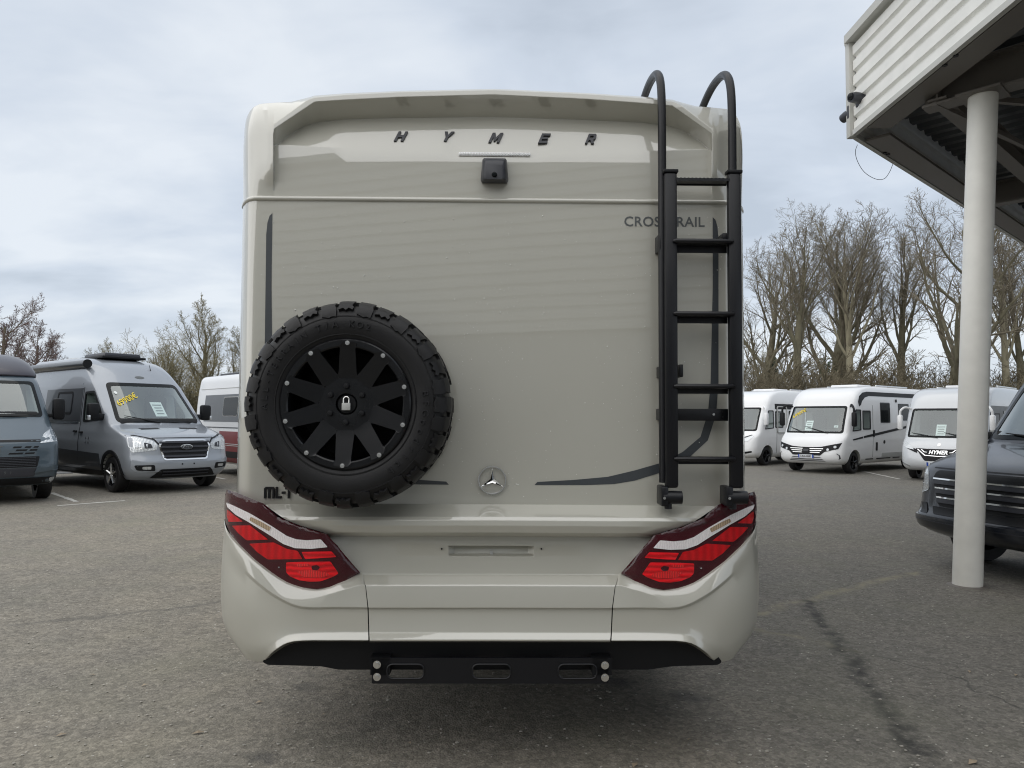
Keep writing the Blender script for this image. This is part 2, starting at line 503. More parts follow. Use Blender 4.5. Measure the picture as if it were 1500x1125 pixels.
# --- bumper centre panel
S_ = 28
def row_c(px0, py, d, d_edge=None, dpy=0.0):
    """one crease line from the left boundary px0 to the centre line, mirrored afterwards"""
    xs_ = sorted(set([px0 + (721 - px0) * t for t in (0, .05, .12, .25, .4, .55, .62)] + [657, 664, 690, 721]))
    pts = []
    for px in xs_:
        t = min(1, max(0, (px - px0) / 60.0))
        dd = d if d_edge is None else d_edge + (d - d_edge) * (1 - (1 - t) ** 2)
        pts.append(rv(px, py + dpy * (1 - t), dd))
    return pts
def sym(r):
    r = [p.copy() for p in r]; r[-1].x = 0
    return r + [Vector((-p.x, p.y, p.z)) for p in reversed(r[:-1])]
up_rows = [row_c(386, 738, 0.02, 0.03), row_c(387, 738.6, -.012, 0.005), row_c(398, 747, -.06, -.03), row_c(412, 757, -.115, -.075), row_c(420, 762, -.125, -.085), row_c(440, 770, -.128, -.095),
           row_c(474, 780, -.118, -.10), row_c(480, 783, -.10, -.09), row_c(482, 786, -.035, -.04)]
fl = [sym(r) for r in up_rows]
loft('bumper_ledge', fl, M['rv'], smooth=22)
def pocket(r, deep):
    r = [p.copy() for p in r]; n = len(r)
    for p in r:
        if abs(p.x) <= abs(rv(663.5, 807, 0).x): p.y += deep
    return r
lo_rows = [row_c(480, 785.5, -.034, -.036), row_c(495, 799.5, -.036, -.05), row_c(496, 801.5, -.036, -.05), row_c(505, 813, -.038, -.06), row_c(506, 815, -.038, -.06), row_c(530, 841, -.045, -.06), row_c(531.5, 843, -.05, -.065),
           row_c(535, 856, -.130), row_c(536, 858, -.134), row_c(539.5, 888.5, -.150), row_c(540, 890.5, -.150), row_c(540, 891.5, -.138), row_c(541, 924, -.142), row_c(541, 927, -.145), row_c(541.5, 937, -.168), row_c(541.5, 939.2, -.166), row_c(541.5, 941, -.10)]
fl = [sym(r) for r in lo_rows]
fl[2] = pocket(fl[2], .045); fl[3] = pocket(fl[3], .036)
loft('bumper_panel', fl, M['rv'], smooth=22)
MB().box(rv(720, 809.5, -.012), (.012, .004, .018)).build('plate_lamp', M['pale'], rv_root)
for px in (647, 793):
    MB().tube([rv(px, 804, -.045), rv(px, 804, -.03)], .004, 8).build('plate_screw', M['black'], rv_root)

# --- bumper corners
corner_net = [
    # side-forward d for col 0, then (px, py, d)
    [(325, 758, .9), (328.5, 766, .07), (333, 782, .0), (350, 801, -.05), (377, 826, -.09), (420, 855, -.115), (465, 865.5, -.13), (503, 853.5, -.12), (526, 842.5, -.08), (534, 842, -.05)],
    [(325, 766, .9), (328.2, 776, .07), (333.5, 789, -.004), (350, 808, -.056), (377, 833, -.098), (419, 861, -.125), (463, 873, -.142), (503, 864, -.140), (526, 857, -.132), (535, 857, -.130)],
    [(323, 782, .9), (327, 792, .07), (334, 806, -.006), (352, 828, -.065), (378, 853, -.110), (407, 874, -.136), (441, 888.5, -.150), (492, 889.5, -.150), (525, 889.8, -.150), (538.3, 890, -.150)],
    [(322, 786, .9), (326.5, 796, .07), (333.5, 810, -.002), (351, 832, -.057), (376.5, 856.5, -.099), (406, 877.5, -.124), (441, 891.4, -.138), (492, 891.5, -.138), (525, 891.6, -.138), (538.3, 891.6, -.138)],
    [(319, 852, .9), (323.3, 858, .07), (331, 868, -.01), (346, 882, -.065), (370, 896, -.105), (402, 905, -.128), (440, 910, -.138), (492, 913, -.140), (525, 914, -.140), (539, 914, -.140)],
    [(322, 900, .9), (326, 906, .07), (335, 916, .0), (350, 930, -.055), (371, 942, -.095), (392, 938, -.128), (424, 927, -.142), (492, 925, -.142), (525, 925, -.142), (539.4, 925, -.142)],
    [(330, 925, .9), (335, 931, .07), (343, 940, .01), (355, 951, -.04), (372, 957, -.08), (395, 949, -.130), (422, 932, -.146), (492, 928, -.146), (525, 928, -.146), (539.4, 928, -.146)],
    [(345, 945, .9), (350, 951, .08), (354, 956, .03), (362, 965, -.02), (384, 969, -.07), (402, 953, -.145), (430, 939.5, -.163), (492, 938, -.168), (525, 938, -.168), (539.6, 938, -.168)],
    [(347, 946, .9), (352, 952, .10), (357, 957, .05), (366, 966, .03), (392, 970, -.02), (407, 955, -.06), (432, 941.5, -.09), (492, 940, -.10), (525, 940, -.10), (539.6, 940, -.10)],
]
crow = []
corner_net.insert(0, [(p[0], p[1] - 5, p[2] + .02) for p in corner_net[0]])
for r in corner_net:
    P = [rv(*p) for p in r]
    edge = P[1]
    P[0] = Vector((edge.x, .9, edge.z))
    crow.append([P[0]] + catmull(P[1:], 4))
mid_rows = [list(c_) for c_ in zip(*[catmull(list(c_), 3) for c_ in zip(*crow[4:8])])]
crow = crow[:4] + mid_rows + crow[8:]
for s in (-1, 1):
    rws = crow if s < 0 else [[Vector((-p.x, p.y, p.z)) for p in r] for r in crow]
    loft('bumper_corner', rws, M['rv'], mirror=s > 0, smooth=24)

# --- tail lamps
DL = [(326, .12), (329, .055), (333, .02), (340, -.005), (350, -.035), (375, -.075), (420, -.105), (465, -.125), (480, -.122), (505, -.112), (530, -.075)]
def lampd(px): return ip(px, DL)
lamp_out = [(332, 717), (346, 721.5), (386, 737.5), (396, 747), (406, 757), (440, 771), (479, 782.5), (527.5, 838.5), (522, 842), (506, 850.5), (486, 859.5), (464, 863), (440, 860.5), (418, 852.5), (396, 838.5), (374, 821.5), (352, 799.5), (338, 783), (330.5, 766), (328.6, 745), (329.5, 725)]
lamp_parts = [
    ('bezel', lamp_out, 'lampdark', 0.0, .10),
    ('upper_rim', [(331.5, 718.5), (345, 723), (386, 739.5), (404, 758.5), (438, 772.5), (442, 777), (400, 762), (380, 750), (352, 739), (331, 734)], 'lampdark', -.004, .01),
    ('clear_strip', [(331, 735.5), (345, 742), (366, 752), (397, 770), (420, 785), (434, 790), (450, 791.5), (470, 790), (480, 801.5), (455, 804), (432, 803), (415, 797), (395, 784), (366, 766), (345, 754), (333, 743)], 'lampclear', -.006, .012),
    ('indicator', [(367, 757), (380, 763), (397, 772.5), (394, 778), (378, 769.5), (365, 762)], 'amber', -.008, .008),
    ('brake_lens', [(332.5, 746), (344, 755.5), (356, 764), (334.5, 764.5), (332, 755)], 'lampred', -.006, .012),
    ('brake_lens', [(339.5, 770), (366, 769.5), (393, 790.5), (361, 791.5), (349, 781)], 'lampred', -.006, .012),
    ('brake_lens', [(365, 796.5), (401, 794.5), (420, 804), (436, 807), (443, 819), (392, 819.5), (377, 809)], 'lampred', -.006, .012),
    ('brake_lens', [(441.5, 808.5), (485.5, 807.5), (493, 816), (447, 819)], 'lampbright', -.006, .012),
    ('fog_lens', [(419, 824), (440, 823), (484, 822.5), (496, 840), (488, 845), (470, 851.5), (455, 852.5), (438, 850), (424, 844), (419, 838)], 'lampbright', -.006, .012),
    ('reflector', [(436, 837), (455, 834.5), (476, 838), (484, 842), (470, 846), (444, 845)], 'reflector', -.008, .010),
    ('reflector', [(434, 826.5), (452, 825.5), (452, 829), (434, 830)], 'reflector', -.008, .010),
    ('bulb', [(456, 829), (464, 827.5), (469, 831), (465, 835.5), (457, 834.5)], 'lampdark', -.009, .010),
    ('lamp_flank', [(486, 820), (496, 818), (525, 838.5), (512, 843.5), (500, 842)], 'lampdark', -.005, .008),
]
M['reflector'] = lens_mat('bright reflector red', (.95, .01, .015), 30, rough=.15, strength=.6, coat=.6, dark=.6)
M['amber'] = lens_mat('amber reflector', (0.85, 0.68, 0.45), 30, metal=0.5, rough=0.2)
for s in (-1, 1):
    lroot = None
    for (nm, poly, mk_, off, th) in lamp_parts:
        poly = round_poly(poly, 1.6, 2) if nm != 'bezel' else poly
        bm = flat_mesh(poly, grid=9)
        fr = lambda x, y: rv(x, y, lampd(x) + off)
        bk = lambda x, y: rv(x, y, lampd(x) + off + th)
        v, f = solid_from_flat(bm, fr, bk)
        # image y runs downwards, so faces come out reversed on the left side
        if s > 0: v = [Vector((-p.x, p.y, p.z)) for p in v]
        o = mk('tail_lamp' if nm == 'bezel' else nm, v, f, M[mk_], lroot or rv_root, 30, True)
        if lroot is None: lroot = o
    bm = flat_mesh(lamp_out, grid=5); bm.verts.index_update()
    cx_, cy_ = 425, 795
    ed = {v.index for e_ in bm.edges if len(e_.link_faces) == 1 for v in e_.verts}
    vv_ = []
    for v_ in bm.verts:
        bul = 0.0 if v_.index in ed else .007
        q_ = rv(v_.co.x, v_.co.y, lampd(v_.co.x) - .010 - bul)
        vv_.append(Vector((-q_.x, q_.y, q_.z)) if s > 0 else q_)
    ff_ = [[v_.index for v_ in (f_.verts if s > 0 else reversed(f_.verts))] for f_ in bm.faces]; bm.free()
    mk('lamp_cover', vv_, ff_, M['lampcover'], lroot, 60)
    for (px, py) in ((408.5, 831), (501, 828)):
        p = rv(px, py, lampd(px) - .008); q = rv(px, py, lampd(px) + .01)
        if s > 0: p.x, q.x = -p.x, -q.x
        MB().tube([p, p * .3 + q * .7, q], [.003, .005, .005], 10).build('lamp_screw', M['steel'] if px < 450 else M['lampdark'], lroot)

# --- black skirt and bracket below the bumper
sk = [(384, 969.5), (399, 950), (412, 940), (432, 934), (1010, 934), (1030, 940), (1043, 950), (1058, 969.5), (1052, 974), (985, 976), (950, 981), (496, 981), (470, 976), (392, 974)]
v, f = solid_from_flat(flat_mesh(round_poly(sk, 3, 2), grid=60), lambda x, y: rv(x, y, -.085), lambda x, y: rv(x, y, -.085) + Vector((0, .5, 0)))
mk('rear_skirt', v, f, M['black'], rv_root, 30, True)
slot = lambda a, b: round_poly([(a, 973), (b, 973), (b, 994), (a, 994)], 10, 5)
br = [(544.5, 964), (891.5, 964), (891.5, 1001.5), (544.5, 1001.5)]
v, f = solid_from_flat(flat_mesh(round_poly(br, 2, 2), [slot(567, 621), slot(692, 748), slot(818, 874)]), lambda x, y: rv(x, y, -.15), lambda x, y: rv(x, y, -.15) + Vector((0, .012, 0)))
brk = mk('tow_bracket', v, f, M['powder'], rv_root, 30, True)
for a, b in ((567, 621), (692, 748), (818, 874)):
    ring = [rv(x, y, -.152) for (x, y) in slot(a, b)]; ring.append(ring[0]); ring.append(ring[1])
    MB().tube(ring, .0035, 6, False).build('slot_edge', M['powder'], brk)
for (px, py) in ((552.5, 973), (552.5, 991), (886, 974), (886, 992)):
    c = rv(px, py, -.15)
    MB().tube([c + Vector((0, .0, 0)), c + Vector((0, -.006, 0))], .0165, 12).tube([c + Vector((0, -.006, 0)), c + Vector((0, -.014, 0))], .0105, 6).build('bolt', M['steel'], brk)
for s in (-1, 1):
    MB().box(rv(721, 968, .2) + Vector((s * .46, 0, .09)), (.08, .7, .07)).build('tow_arm', M['black'], rv_root)

# --- stripes and lettering on the wall
stripe = [(1044, 318), (1048, 322), (1051, 332), (1052.5, 350), (1052.5, 560), (1049, 607), (1037, 645), (1012, 668), (975, 690), (930, 704), (900, 709), (860, 710.5), (783, 710.5), (787, 706), (840, 703), (890, 698.5), (930, 689), (970, 677.5), (1000, 662), (1026, 640), (1037, 605), (1041, 560), (1044, 420)]
for s in (-1, 1):
    v, f = solid_from_flat(flat_mesh(stripe), lambda x, y: rv(x, y, -.0015), lambda x, y: rv(x, y, -.0003))
    # the drawn outline is the right-hand stripe; the left one is its mirror image
    if s < 0: v = [Vector((-p.x, p.y, p.z)) for p in v]
    mk('side_stripe', v, f, M['decal'], rv_root, 0, True)
def wall_text(name, s, px, py, d, size, mt, ext=.002, tilt=0.0, **kw):
    v, f = text_geom(s, size, ext, **kw)
    c = rv(px, py, d); ct, st = math.cos(tilt), math.sin(tilt)
    v = [c + Vector((p.x, -p.z * ct + p.y * st, p.y * ct + p.z * st)) for p in v]
    return mk(name, v, f, mt, rv_root, 30)
tilt_h = math.atan2(RD, rv(721, 172, RD).z - rv(721, 226, 0).z)
GLYPH = {
 'H': ([(0, 0), (.27, 0), (.27, .38), (.73, .38), (.73, 0), (1, 0), (1, 1), (.73, 1), (.73, .62), (.27, .62), (.27, 1), (0, 1)], []),
 'Y': ([(.36, 0), (.64, 0), (.64, .40), (1.02, 1), (.70, 1), (.5, .64), (.30, 1), (-.02, 1), (.36, .40)], []),
 'M': ([(0, 0), (.24, 0), (.24, .56), (.42, .16), (.58, .16), (.76, .56), (.76, 0), (1, 0), (1, 1), (.74, 1), (.5, .50), (.26, 1), (0, 1)], []),
 'E': ([(0, 0), (1, 0), (1, .22), (.28, .22), (.28, .40), (.9, .40), (.9, .61), (.28, .61), (.28, .78), (1, .78), (1, 1), (0, 1)], []),
 'R': ([(0, 0), (.27, 0), (.27, .34), (.46, .34), (.70, 0), (1.02, 0), (.76, .38), (.95, .48), (1, .67), (.95, .88), (.78, 1), (0, 1)], [[(.27, .55), (.62, .55), (.72, .67), (.62, .79), (.27, .79)]]),
 'm': ([(0, 0), (.19, 0), (.19, .78), (.40, .78), (.40, 0), (.60, 0), (.60, .78), (.81, .78), (.81, 0), (1, 0), (1, .85), (.88, 1), (.12, 1), (0, .85)], []),
 'L': ([(0, .0), (1, 0), (1, .2), (.30, .2), (.30, 1), (0, 1)], []),
 '-': ([(0, .40), (1, .40), (1, .60), (0, .60)], []),
 'T': ([(.36, 0), (.64, 0), (.64, .78), (1, .78), (1, 1), (0, 1), (0, .78), (.36, .78)], []),
}
def block_letter(name, ch, px, py, d, w, h, shear, tilt, ext, mt):
    ol, hs = GLYPH[ch]; c = rv(px, py, d); ct, st = math.cos(tilt), math.sin(tilt)
    def g(o_):
        return lambda x, y: c + Vector(((x - .5) * w + (y - .5) * h * shear, (y - .5) * h * st - o_ * ct, (y - .5) * h * ct + o_ * st))
    v, f = solid_from_flat(flat_mesh(ol, hs), g(ext), g(-.004))
    return mk(name, v, f, mt, rv_root, 0, True)
for ch, px, py, w in (('H', 587.5, 201, .046), ('Y', 655.5, 201.2, .047), ('M', 726.5, 203, .054), ('E', 797.5, 204, .044), ('R', 866, 204.5, .044)):
    t_ = ip(min(px, 1442 - px), D_); lo = rv(px, t_, 0); hi = rv(px, 173, RD * .99)
    # point of the sloping panel under this pixel
    best = min((abs((rv(px, py, RD * k / 60).z) - (lo.z + (hi.z - lo.z) * k / 60)), k) for k in range(61))[1]
    block_letter('badge_letter', ch, px, py, RD * best / 60 - .001, w * .9, .054, .36, tilt_h, .008, M['letter'])
for ch, px, w in (('m', 395, .045), ('L', 408.5, .025), ('-', 415.5, .014), ('T', 423.5, .031)):
    block_letter('model_letter', ch, px, 721.5, -.001, w, .050, 0, 0, .008, M['powder'])
wall_text('model_lettering', 'CROSSTRAIL', 973, 325.5, -.001, .062, M['decal2'], ext=.0006, spacing=1.04, offset=.0009)
# --- three-pointed star
star = MB()
cs = rv(721, 703.5, -.012)
star.lathe([(.0555, .004), (.0575, -.004), (.061, -.004), (.0625, .004)], 48, Matrix.Translation(cs), True)
for k in range(3):
    a = R(90 + 120 * k); u = Vector((math.cos(a), 0, math.sin(a))); w = Vector((-math.sin(a), 0, math.cos(a)))
    tip = cs + u * .057
    l, r = cs + (u * .5 + w * .866) * .010, cs + (u * .5 - w * .866) * .010
    top = cs + Vector((0, -.009, 0))
    star.add([top, l, tip, r], [(0, 1, 2), (0, 2, 3)])
star.build('star_emblem', M['chrome'], rv_root, 20)
# --- third brake light and reversing camera
p0, p1 = rv(672, 227, .012), rv(777, 228, .012)
bl = MB(); bl.box((p0 + p1) / 2, ((p1 - p0).length, .03, .017), bev=.002); bl = bl.build('high_brake_light', M['lampclear'], rv_root)
for i in range(26):
    p = p0.lerp(p1, (i + .5) / 26) + Vector((0, -.0165, 0))
    MB().box(p, (.008, .004, .009)).build('diode_cell', M['steel'], bl)
cm = MB()
cc = rv(724.5, 252, 0)
out_t = [(-.055, .045), (-.048, .054), (.048, .054), (.055, .045), (.062, -.04), (.055, -.052), (-.055, -.052), (-.062, -.04)]
for k, (dy, sc, dz) in enumerate(((0, 1, 0), (-.035, .98, -.002), (-.06, .8, -.012), (-.068, .62, -.022))):
    for (x, z) in out_t: cm.v.append((cc.x + x * sc, cc.y + dy, cc.z + z * sc + dz))
for k in range(3):
    for j in range(8):
        cm.f.append((k * 8 + j, k * 8 + (j + 1) % 8, (k + 1) * 8 + (j + 1) % 8, (k + 1) * 8 + j))
cm.f.append(tuple(range(24, 32)))
co = cm.build('reversing_camera', M['letter'], rv_root, 40)
MB().lathe([(.0, -.078), (.010, -.077), (.013, -.066), (.013, -.05)], 16, Matrix.Translation(cc + Vector((0, 0, -.034)))).build('camera_lens', M['tint'], co)
MB().box(cc + Vector((0, -.055, -.04)), (.07, .025, .02), bev=.004).build('camera_mouth', M['black'], co)

# --- ladder
lad = MB()
DLd = -.125
rails = ((974.5, 993.5, 971.5), (1068.5, 1088.5, 1076))
ztop, zbot = rv(983, 252, DLd).z, rv(983, 715, DLd).z
lroot = None
rail_x = []
for i, (a, b, tpx) in enumerate(rails):
    xa, xb = rv(a, 560, DLd).x, rv(b, 560, DLd).x
    rail_x.append((xa, xb))
    m_ = MB().box(((xa + xb) / 2, DLd + .012, (ztop + zbot) / 2), (xb - xa, .036, ztop - zbot), bev=.012)
    if lroot is None:
        lroot = m_.build('ladder', M['powder'], rv_root)
    else:
        m_.build('rail', M['powder'], lroot)
    MB().box(((xa + xb) / 2, DLd + .012, ztop + .004), (xb - xa + .008, .044, .014), bev=.003).build('rail_cap', M['black'], lroot)
    tx = rv(tpx, 560, -.09).x
    path = catmull([(tx, -.085, zbot + .02), (tx, -.085, 1.9), (tx, -.085, 2.55), (tx, -.085, 2.80), (tx, -.075, 2.94), (tx, -.035, 3.025), (tx, .05, 3.075), (tx, .2, 3.095), (tx, .36, 3.075), (tx, .52, 3.02), (tx, .6, 2.9)], 4)
    MB().tube(path, .0185, 12).build('roof_hook', M['powder'], lroot)
def rung(py, h, front=True, serr=True):
    z = rv(1030, py, DLd).z
    xa, xb = rail_x[0][1] - .008, rail_x[1][0] + .008
    m_ = MB()
    if front:
        m_.tube([(xa - .012, DLd - .008, z), (xa, DLd - .012, z), (xb, DLd - .012, z), (xb + .012, DLd - .008, z)], [.006, .0105, .0105, .006], 8)
    m_.box(((xa + xb) / 2, DLd + .025, z - .004), (xb - xa, .06, .012))
    m_.box(((xa + xb) / 2, DLd + .05, z - h / 2), (xb - xa, .008, h))
    o = m_.build('rung', M['powder'], lroot)
    if serr:
        t = MB()
        for k in range(14):
            x = xa + (xb - xa) * (k + .5) / 14
            t.box((x, DLd + .03, z + .004), (.008, .05, .006))
        t.build('rung_tread', M['black'], o)
rung(262, .014, False)
rung(354, .038); rung(460, .034); rung(566, .030); rung(672, .026)
zb = rv(1030, 607.5, DLd).z
MB().box(((rail_x[0][1] + rail_x[1][0]) / 2, -.07, zb), (rail_x[1][0] - rail_x[0][1] + .02, .006, .052), bev=.002).build('cross_bar', M['powder'], lroot)
for px, py in ((1045, 607), (1059, 603), (1059, 611)):
    c = rv(px, py, -.074); MB().tube([c, c + Vector((0, -.006, 0))], .004 if px > 1050 else .0055, 8).build('bar_screw', M['steel'] if px < 1050 else M['black'], lroot)
for (px, py, w, h) in ((966, 357, .02, .075), (967.5, 545, .016, .05), (967, 607, .016, .05), (994, 544, .018, .055), (1062, 350, .05, .03)):
    c = rv(px, py, -.05); MB().box(c, (w, .10, h), bev=.004).build('wall_clamp', M['powder'], lroot)
for i, (xa, xb) in enumerate(rail_x):
    zf = rv(983, 729, DLd).z
    m_ = MB().tube([(xa - .012, DLd + .01, zf), (xb + .014, DLd + .01, zf)], .0285, 14)
    m_.box((xa - .006, DLd + .035, zf + .006), (.032, .10, .085), bev=.008)
    m_.tube([(xa + .012, DLd + .01, zf), (xa + .012, DLd + .01, zf - .048)], .016, 10)
    f_ = m_.build('foot_joint', M['powder'], lroot)
    MB().tube([(xa - .01, DLd - .018, zf), (xa - .01, DLd - .024, zf)], .006, 8).build('joint_screw', M['steel'], f_)

# --- spare wheel
WC = rv(507, 592, -.27)
wroot = empty('spare_wheel'); wroot.parent = rv_root; wroot.location = (WC.x, -.15, WC.z)
HW = .135        # half width of the tyre
tp = [(.255, -.118), (.268, -.128), (.300, -.139), (.335, -.142), (.366, -.134), (.392, -.115), (.404, -.085), (.408, -.04), (.408, .04), (.404, .085), (.392, .115), (.366, .134), (.31, .140), (.262, .125)]
tyre = MB().lathe([tuple(p) for p in catmull([Vector((a, b, 0)) for a, b in tp], 3) for p in [(p.x, p.y)]], 96).build('tyre', M['rubber'], wroot, 40)
for rr, yy in ((.283, -.1355), (.356, -.1375)):
    ring = [(rr * math.cos(a), yy, rr * math.sin(a)) for a in [2 * math.pi * k / 72 for k in range(74)]]
    MB().tube(ring, .003, 5, False).build('sidewall_ring', M['rubber'], wroot)
def prof_pt(s):
    """outer tyre profile: s=0 front sidewall lug root .. 1 tread centre (front half)"""
    P_ = [(.352, -.139), (.372, -.131), (.393, -.114), (.405, -.086), (.409, -.05), (.409, 0)]
    t = s * (len(P_) - 1); i = min(int(t), len(P_) - 2); u = t - i
    return Vector((P_[i][0] + (P_[i + 1][0] - P_[i][0]) * u, P_[i][1] + (P_[i + 1][1] - P_[i][1]) * u))
def prof_n(s):
    a, b = prof_pt(max(0, s - .05)), prof_pt(min(1, s + .05)); t = (b - a).normalized()
    return Vector((t.y, -t.x)) if Vector((t.y, -t.x)).dot(prof_pt(s) - Vector((.30, 0))) > 0 else Vector((-t.y, t.x))
def lug(outline, h, back=False):
    """outline in (angle, s); raised block that follows the tyre profile"""
    bm = flat_mesh(outline, grid=(.06, .12))
    def mp(hh):
        def g(a, s):
            p = prof_pt(s) + prof_n(s) * hh * (0.45 + 0.55 * min(1, s / .35))
            y = -p.y if back else p.y
            return Vector((p.x * math.cos(a), y, p.x * math.sin(a)))
        return g
    return solid_from_flat(bm, mp(h), mp(-.006))
NL = 32
st = 2 * math.pi / NL
lugA = [(-.078, .02), (-.03, .05), (.0, .0), (.05, .06), (.082, .10), (.070, .30), (.082, .42), (.074, .62), (.02, .60), (.0, .66), (-.074, .62), (-.066, .40), (-.082, .30)]
lugB = [(-.07, .22), (-.03, .27), (.0, .20), (.03, .26), (.078, .22), (.07, .36), (.078, .50), (.070, .64), (.0, .60), (-.075, .64), (-.07, .45), (-.06, .36), (-.082, .30)]
proto = {}
for nm, ol, back in (('A', lugA, False), ('B', lugB, False), ('C', lugA, True)):
    v, f = lug(ol, .0165, back); proto[nm] = mk('tread_lug', v, f, M['rubber'], wroot, 30, True)
for nm, ol, sgn in (('D', [(-.085, .70), (-.02, .67), (.03, .72), (.082, .70), (.07, .95), (.0, .98), (-.07, .93)], False), ('E', [(-.085, .70), (-.02, .67), (.03, .72), (.082, .70), (.07, .95), (.0, .98), (-.07, .93)], True)):
    v, f = lug(ol, .0125, sgn); proto[nm] = mk('tread_block', v, f, M['rubber'], wroot, 30, True)
rng = random.Random(3)
for k in range(1, NL):
    for nm, off in (('A' if k % 2 else 'B', 0), ('C', .5), ('D', .3), ('E', .8)):
        j_ = rng.uniform(-.06, .06); q_ = 1 + rng.uniform(-.008, .006)
        o = share('tread_lug' if nm in 'ABC' else 'tread_block', proto[nm], wroot, Matrix.Rotation(-(k + off + j_) * st, 4, 'Y') @ Matrix.Diagonal((q_, 1, q_, 1)))
# rim: barrel, ring, ten spokes, hub
MB().lathe([(.262, -.12), (.262, -.112), (.248, -.108), (.236, -.09), (.228, -.05), (.222, .05), (.235, .10), (.262, .12)], 72).build('rim_barrel', M['rim'], wroot)
MB().lathe([(.0, .05), (.225, .05)], 40).build('barrel_disc', M['black'], wroot)  # black disc across the barrel behind the spokes
MB().lathe([(.266, -.118), (.264, -.133), (.258, -.138), (.236, -.138), (.231, -.133), (.229, -.11)], 96).build('rim_ring', M['rim'], wroot, 30)
def extr(outline, y0, y1, bevel=.003):
    """solid from an outline in (x, z); its front at y0"""
    big = flat_mesh(outline)
    return solid_from_flat(big, lambda x, z: Vector((x, y0(x, z), z)), lambda x, z: Vector((x, y1, z)))
dish = lambda r: -.108 - .022 * max(0, min(1, (r - .07) / .16))
hubo = [(.094 * math.cos(2 * math.pi * k / 40), .094 * math.sin(2 * math.pi * k / 40)) for k in range(40)]
MB().lathe([(.0, -.090), (.042, -.090), (.044, -.112), (.060, -.114), (.092, -.112), (.118, -.112), (.122, -.106), (.120, -.07)], 60).build('hub', M['rim'], wroot, 30)
sp = [(.105, -.040), (.135, -.036), (.225, -.031), (.232, -.036), (.246, -.036), (.250, -.02), (.250, .02), (.246, .036), (.232, .036), (.225, .031), (.135, .036), (.105, .040)]
bm = flat_mesh(sp, grid=(.03, .02))
v, f = solid_from_flat(bm, lambda x, z: Vector((x, -.1125 - .025 * max(0, min(1, (x - .11) / .12)) - (.004 if x > .229 else 0), z)), lambda x, z: Vector((x, -.085, z)))
spoke = mk('spoke', v, f, M['rim'], wroot, 25, True)
bolt = MB().lathe([(.0, -.149), (.005, -.149), (.0056, -.147), (.009, -.147), (.0105, -.144), (.0105, -.135)], 14).build('rim_bolt', M['steel'], wroot)
for k in range(10):
    a = R(90 + 36 * k - 1.5)
    m_ = Matrix.Rotation(-a, 4, 'Y')
    if k == 0: spoke.matrix_local = m_
    else: share('spoke', spoke, wroot, m_)
    t = Matrix.Translation((.2465 * math.cos(a), .001, .2465 * math.sin(a)))
    if k == 0: bolt.matrix_local = t
    else: share('rim_bolt', bolt, wroot, t)
lugnut = MB().lathe([(.0, -.128), (.010, -.126), (.0125, -.118), (.0135, -.10)], 12).build('wheel_nut', M['black'], wroot, 50)
for k in range(6):
    a = R(90 + 60 * k); t = Matrix.Translation((.0735 * math.cos(a), 0, .0735 * math.sin(a)))
    if k == 0: lugnut.matrix_local = t
    else: share('wheel_nut', lugnut, wroot, t)
MB().lathe([(.0, -.106), (.036, -.106), (.040, -.102), (.041, -.09)], 32).build('centre_cap', M['black'], wroot)
# padlock on the centre cap
pl = MB().box((.0, -.118, -.010), (.034, .016, .030), bev=.003).build('padlock', M['pale'], wroot)
sh = [(-.011, -.117, .004), (-.011, -.117, .016)] + [(.011 * math.cos(R(180 - 180 * k / 8)), -.117, .018 + .012 * math.sin(R(180 * k / 8))) for k in range(9)] + [(.011, -.117, .016), (.011, -.117, .004)]
MB().tube(sh, .0032, 8).build('shackle', M['steel'], wroot)
# moulded lettering on the sidewall
def arc_text(s, r, a0, da, size):
    for i, ch in enumerate(s):
        if ch == ' ': continue
        v, f = text_geom(ch, size, .0035)
        a = a0 - da * i
        u = Vector((math.sin(a), 0, -math.cos(a))); w = Vector((math.cos(a), 0, math.sin(a)))
        c = w * r + Vector((0, -.1435, 0))
        v = [c + u * p.x + w * p.y + Vector((0, -p.z, 0)) for p in v]
        mk('tyre_letter', v, f, M['tyretext'], wroot, 0)
M['tyretext'] = mat('tyre lettering', (0.018, 0.018, 0.02), 0.36)
arc_text('ALL-TERRAIN T/A KO2', .322, R(182), R(6.0), .036)
arc_text('BFGoodrich', .322, R(8), R(7.0), .040)
MB().tube([(-.05, .02, .03), (-.05, .15, .03)], .03, 12).tube([(.05, .02, -.03), (.05, .15, -.03)], .03, 12).box((0, .13, 0), (.3, .02, .3), bev=.006).build('wheel_carrier', M['powder'], wroot)

# --- rain drops on the paint
dr = random.Random(11)
dm = MB()
ico = bmesh.new(); bmesh.ops.create_icosphere(ico, subdivisions=1, radius=1); ico.verts.index_update()
iv = [v.co.copy() for v in ico.verts]; iff = [tuple(v.index for v in f.verts) for f in ico.faces]; ico.free()
clusters = [(dr.uniform(-1.0, 1.0), dr.uniform(1.2, 2.4)) for _ in range(26)]
for i in range(760):
    if i % 3:
        cx_, cz_ = dr.choice(clusters); x, z = dr.gauss(cx_, .12), dr.gauss(cz_, .15)
    else:
        x, z = dr.uniform(-1.04, 1.04), dr.uniform(1.14, 2.44)
    if abs(x) > 1.03 or not 1.13 < z < 2.44: continue
    r_ = min(.0036, .0010 + dr.expovariate(1 / .0006))
    dm.add([(x + p.x * r_, p.y * r_ * .55 - .0008, z + p.z * r_ * 1.15) for p in iv], iff)
mdrop, nt, p_, _o = nodes_of('rain drop')
p_.inputs['Base Color'].default_value = (.72, .73, .70, 1); p_.inputs['Roughness'].default_value = .08; p_.inputs['IOR'].default_value = 1.33  # pale base colour stands in for light refracted by the drops
o = dm.build('rain_drops', mdrop, rv_root, 80, False); o['kind'] = 'stuff'
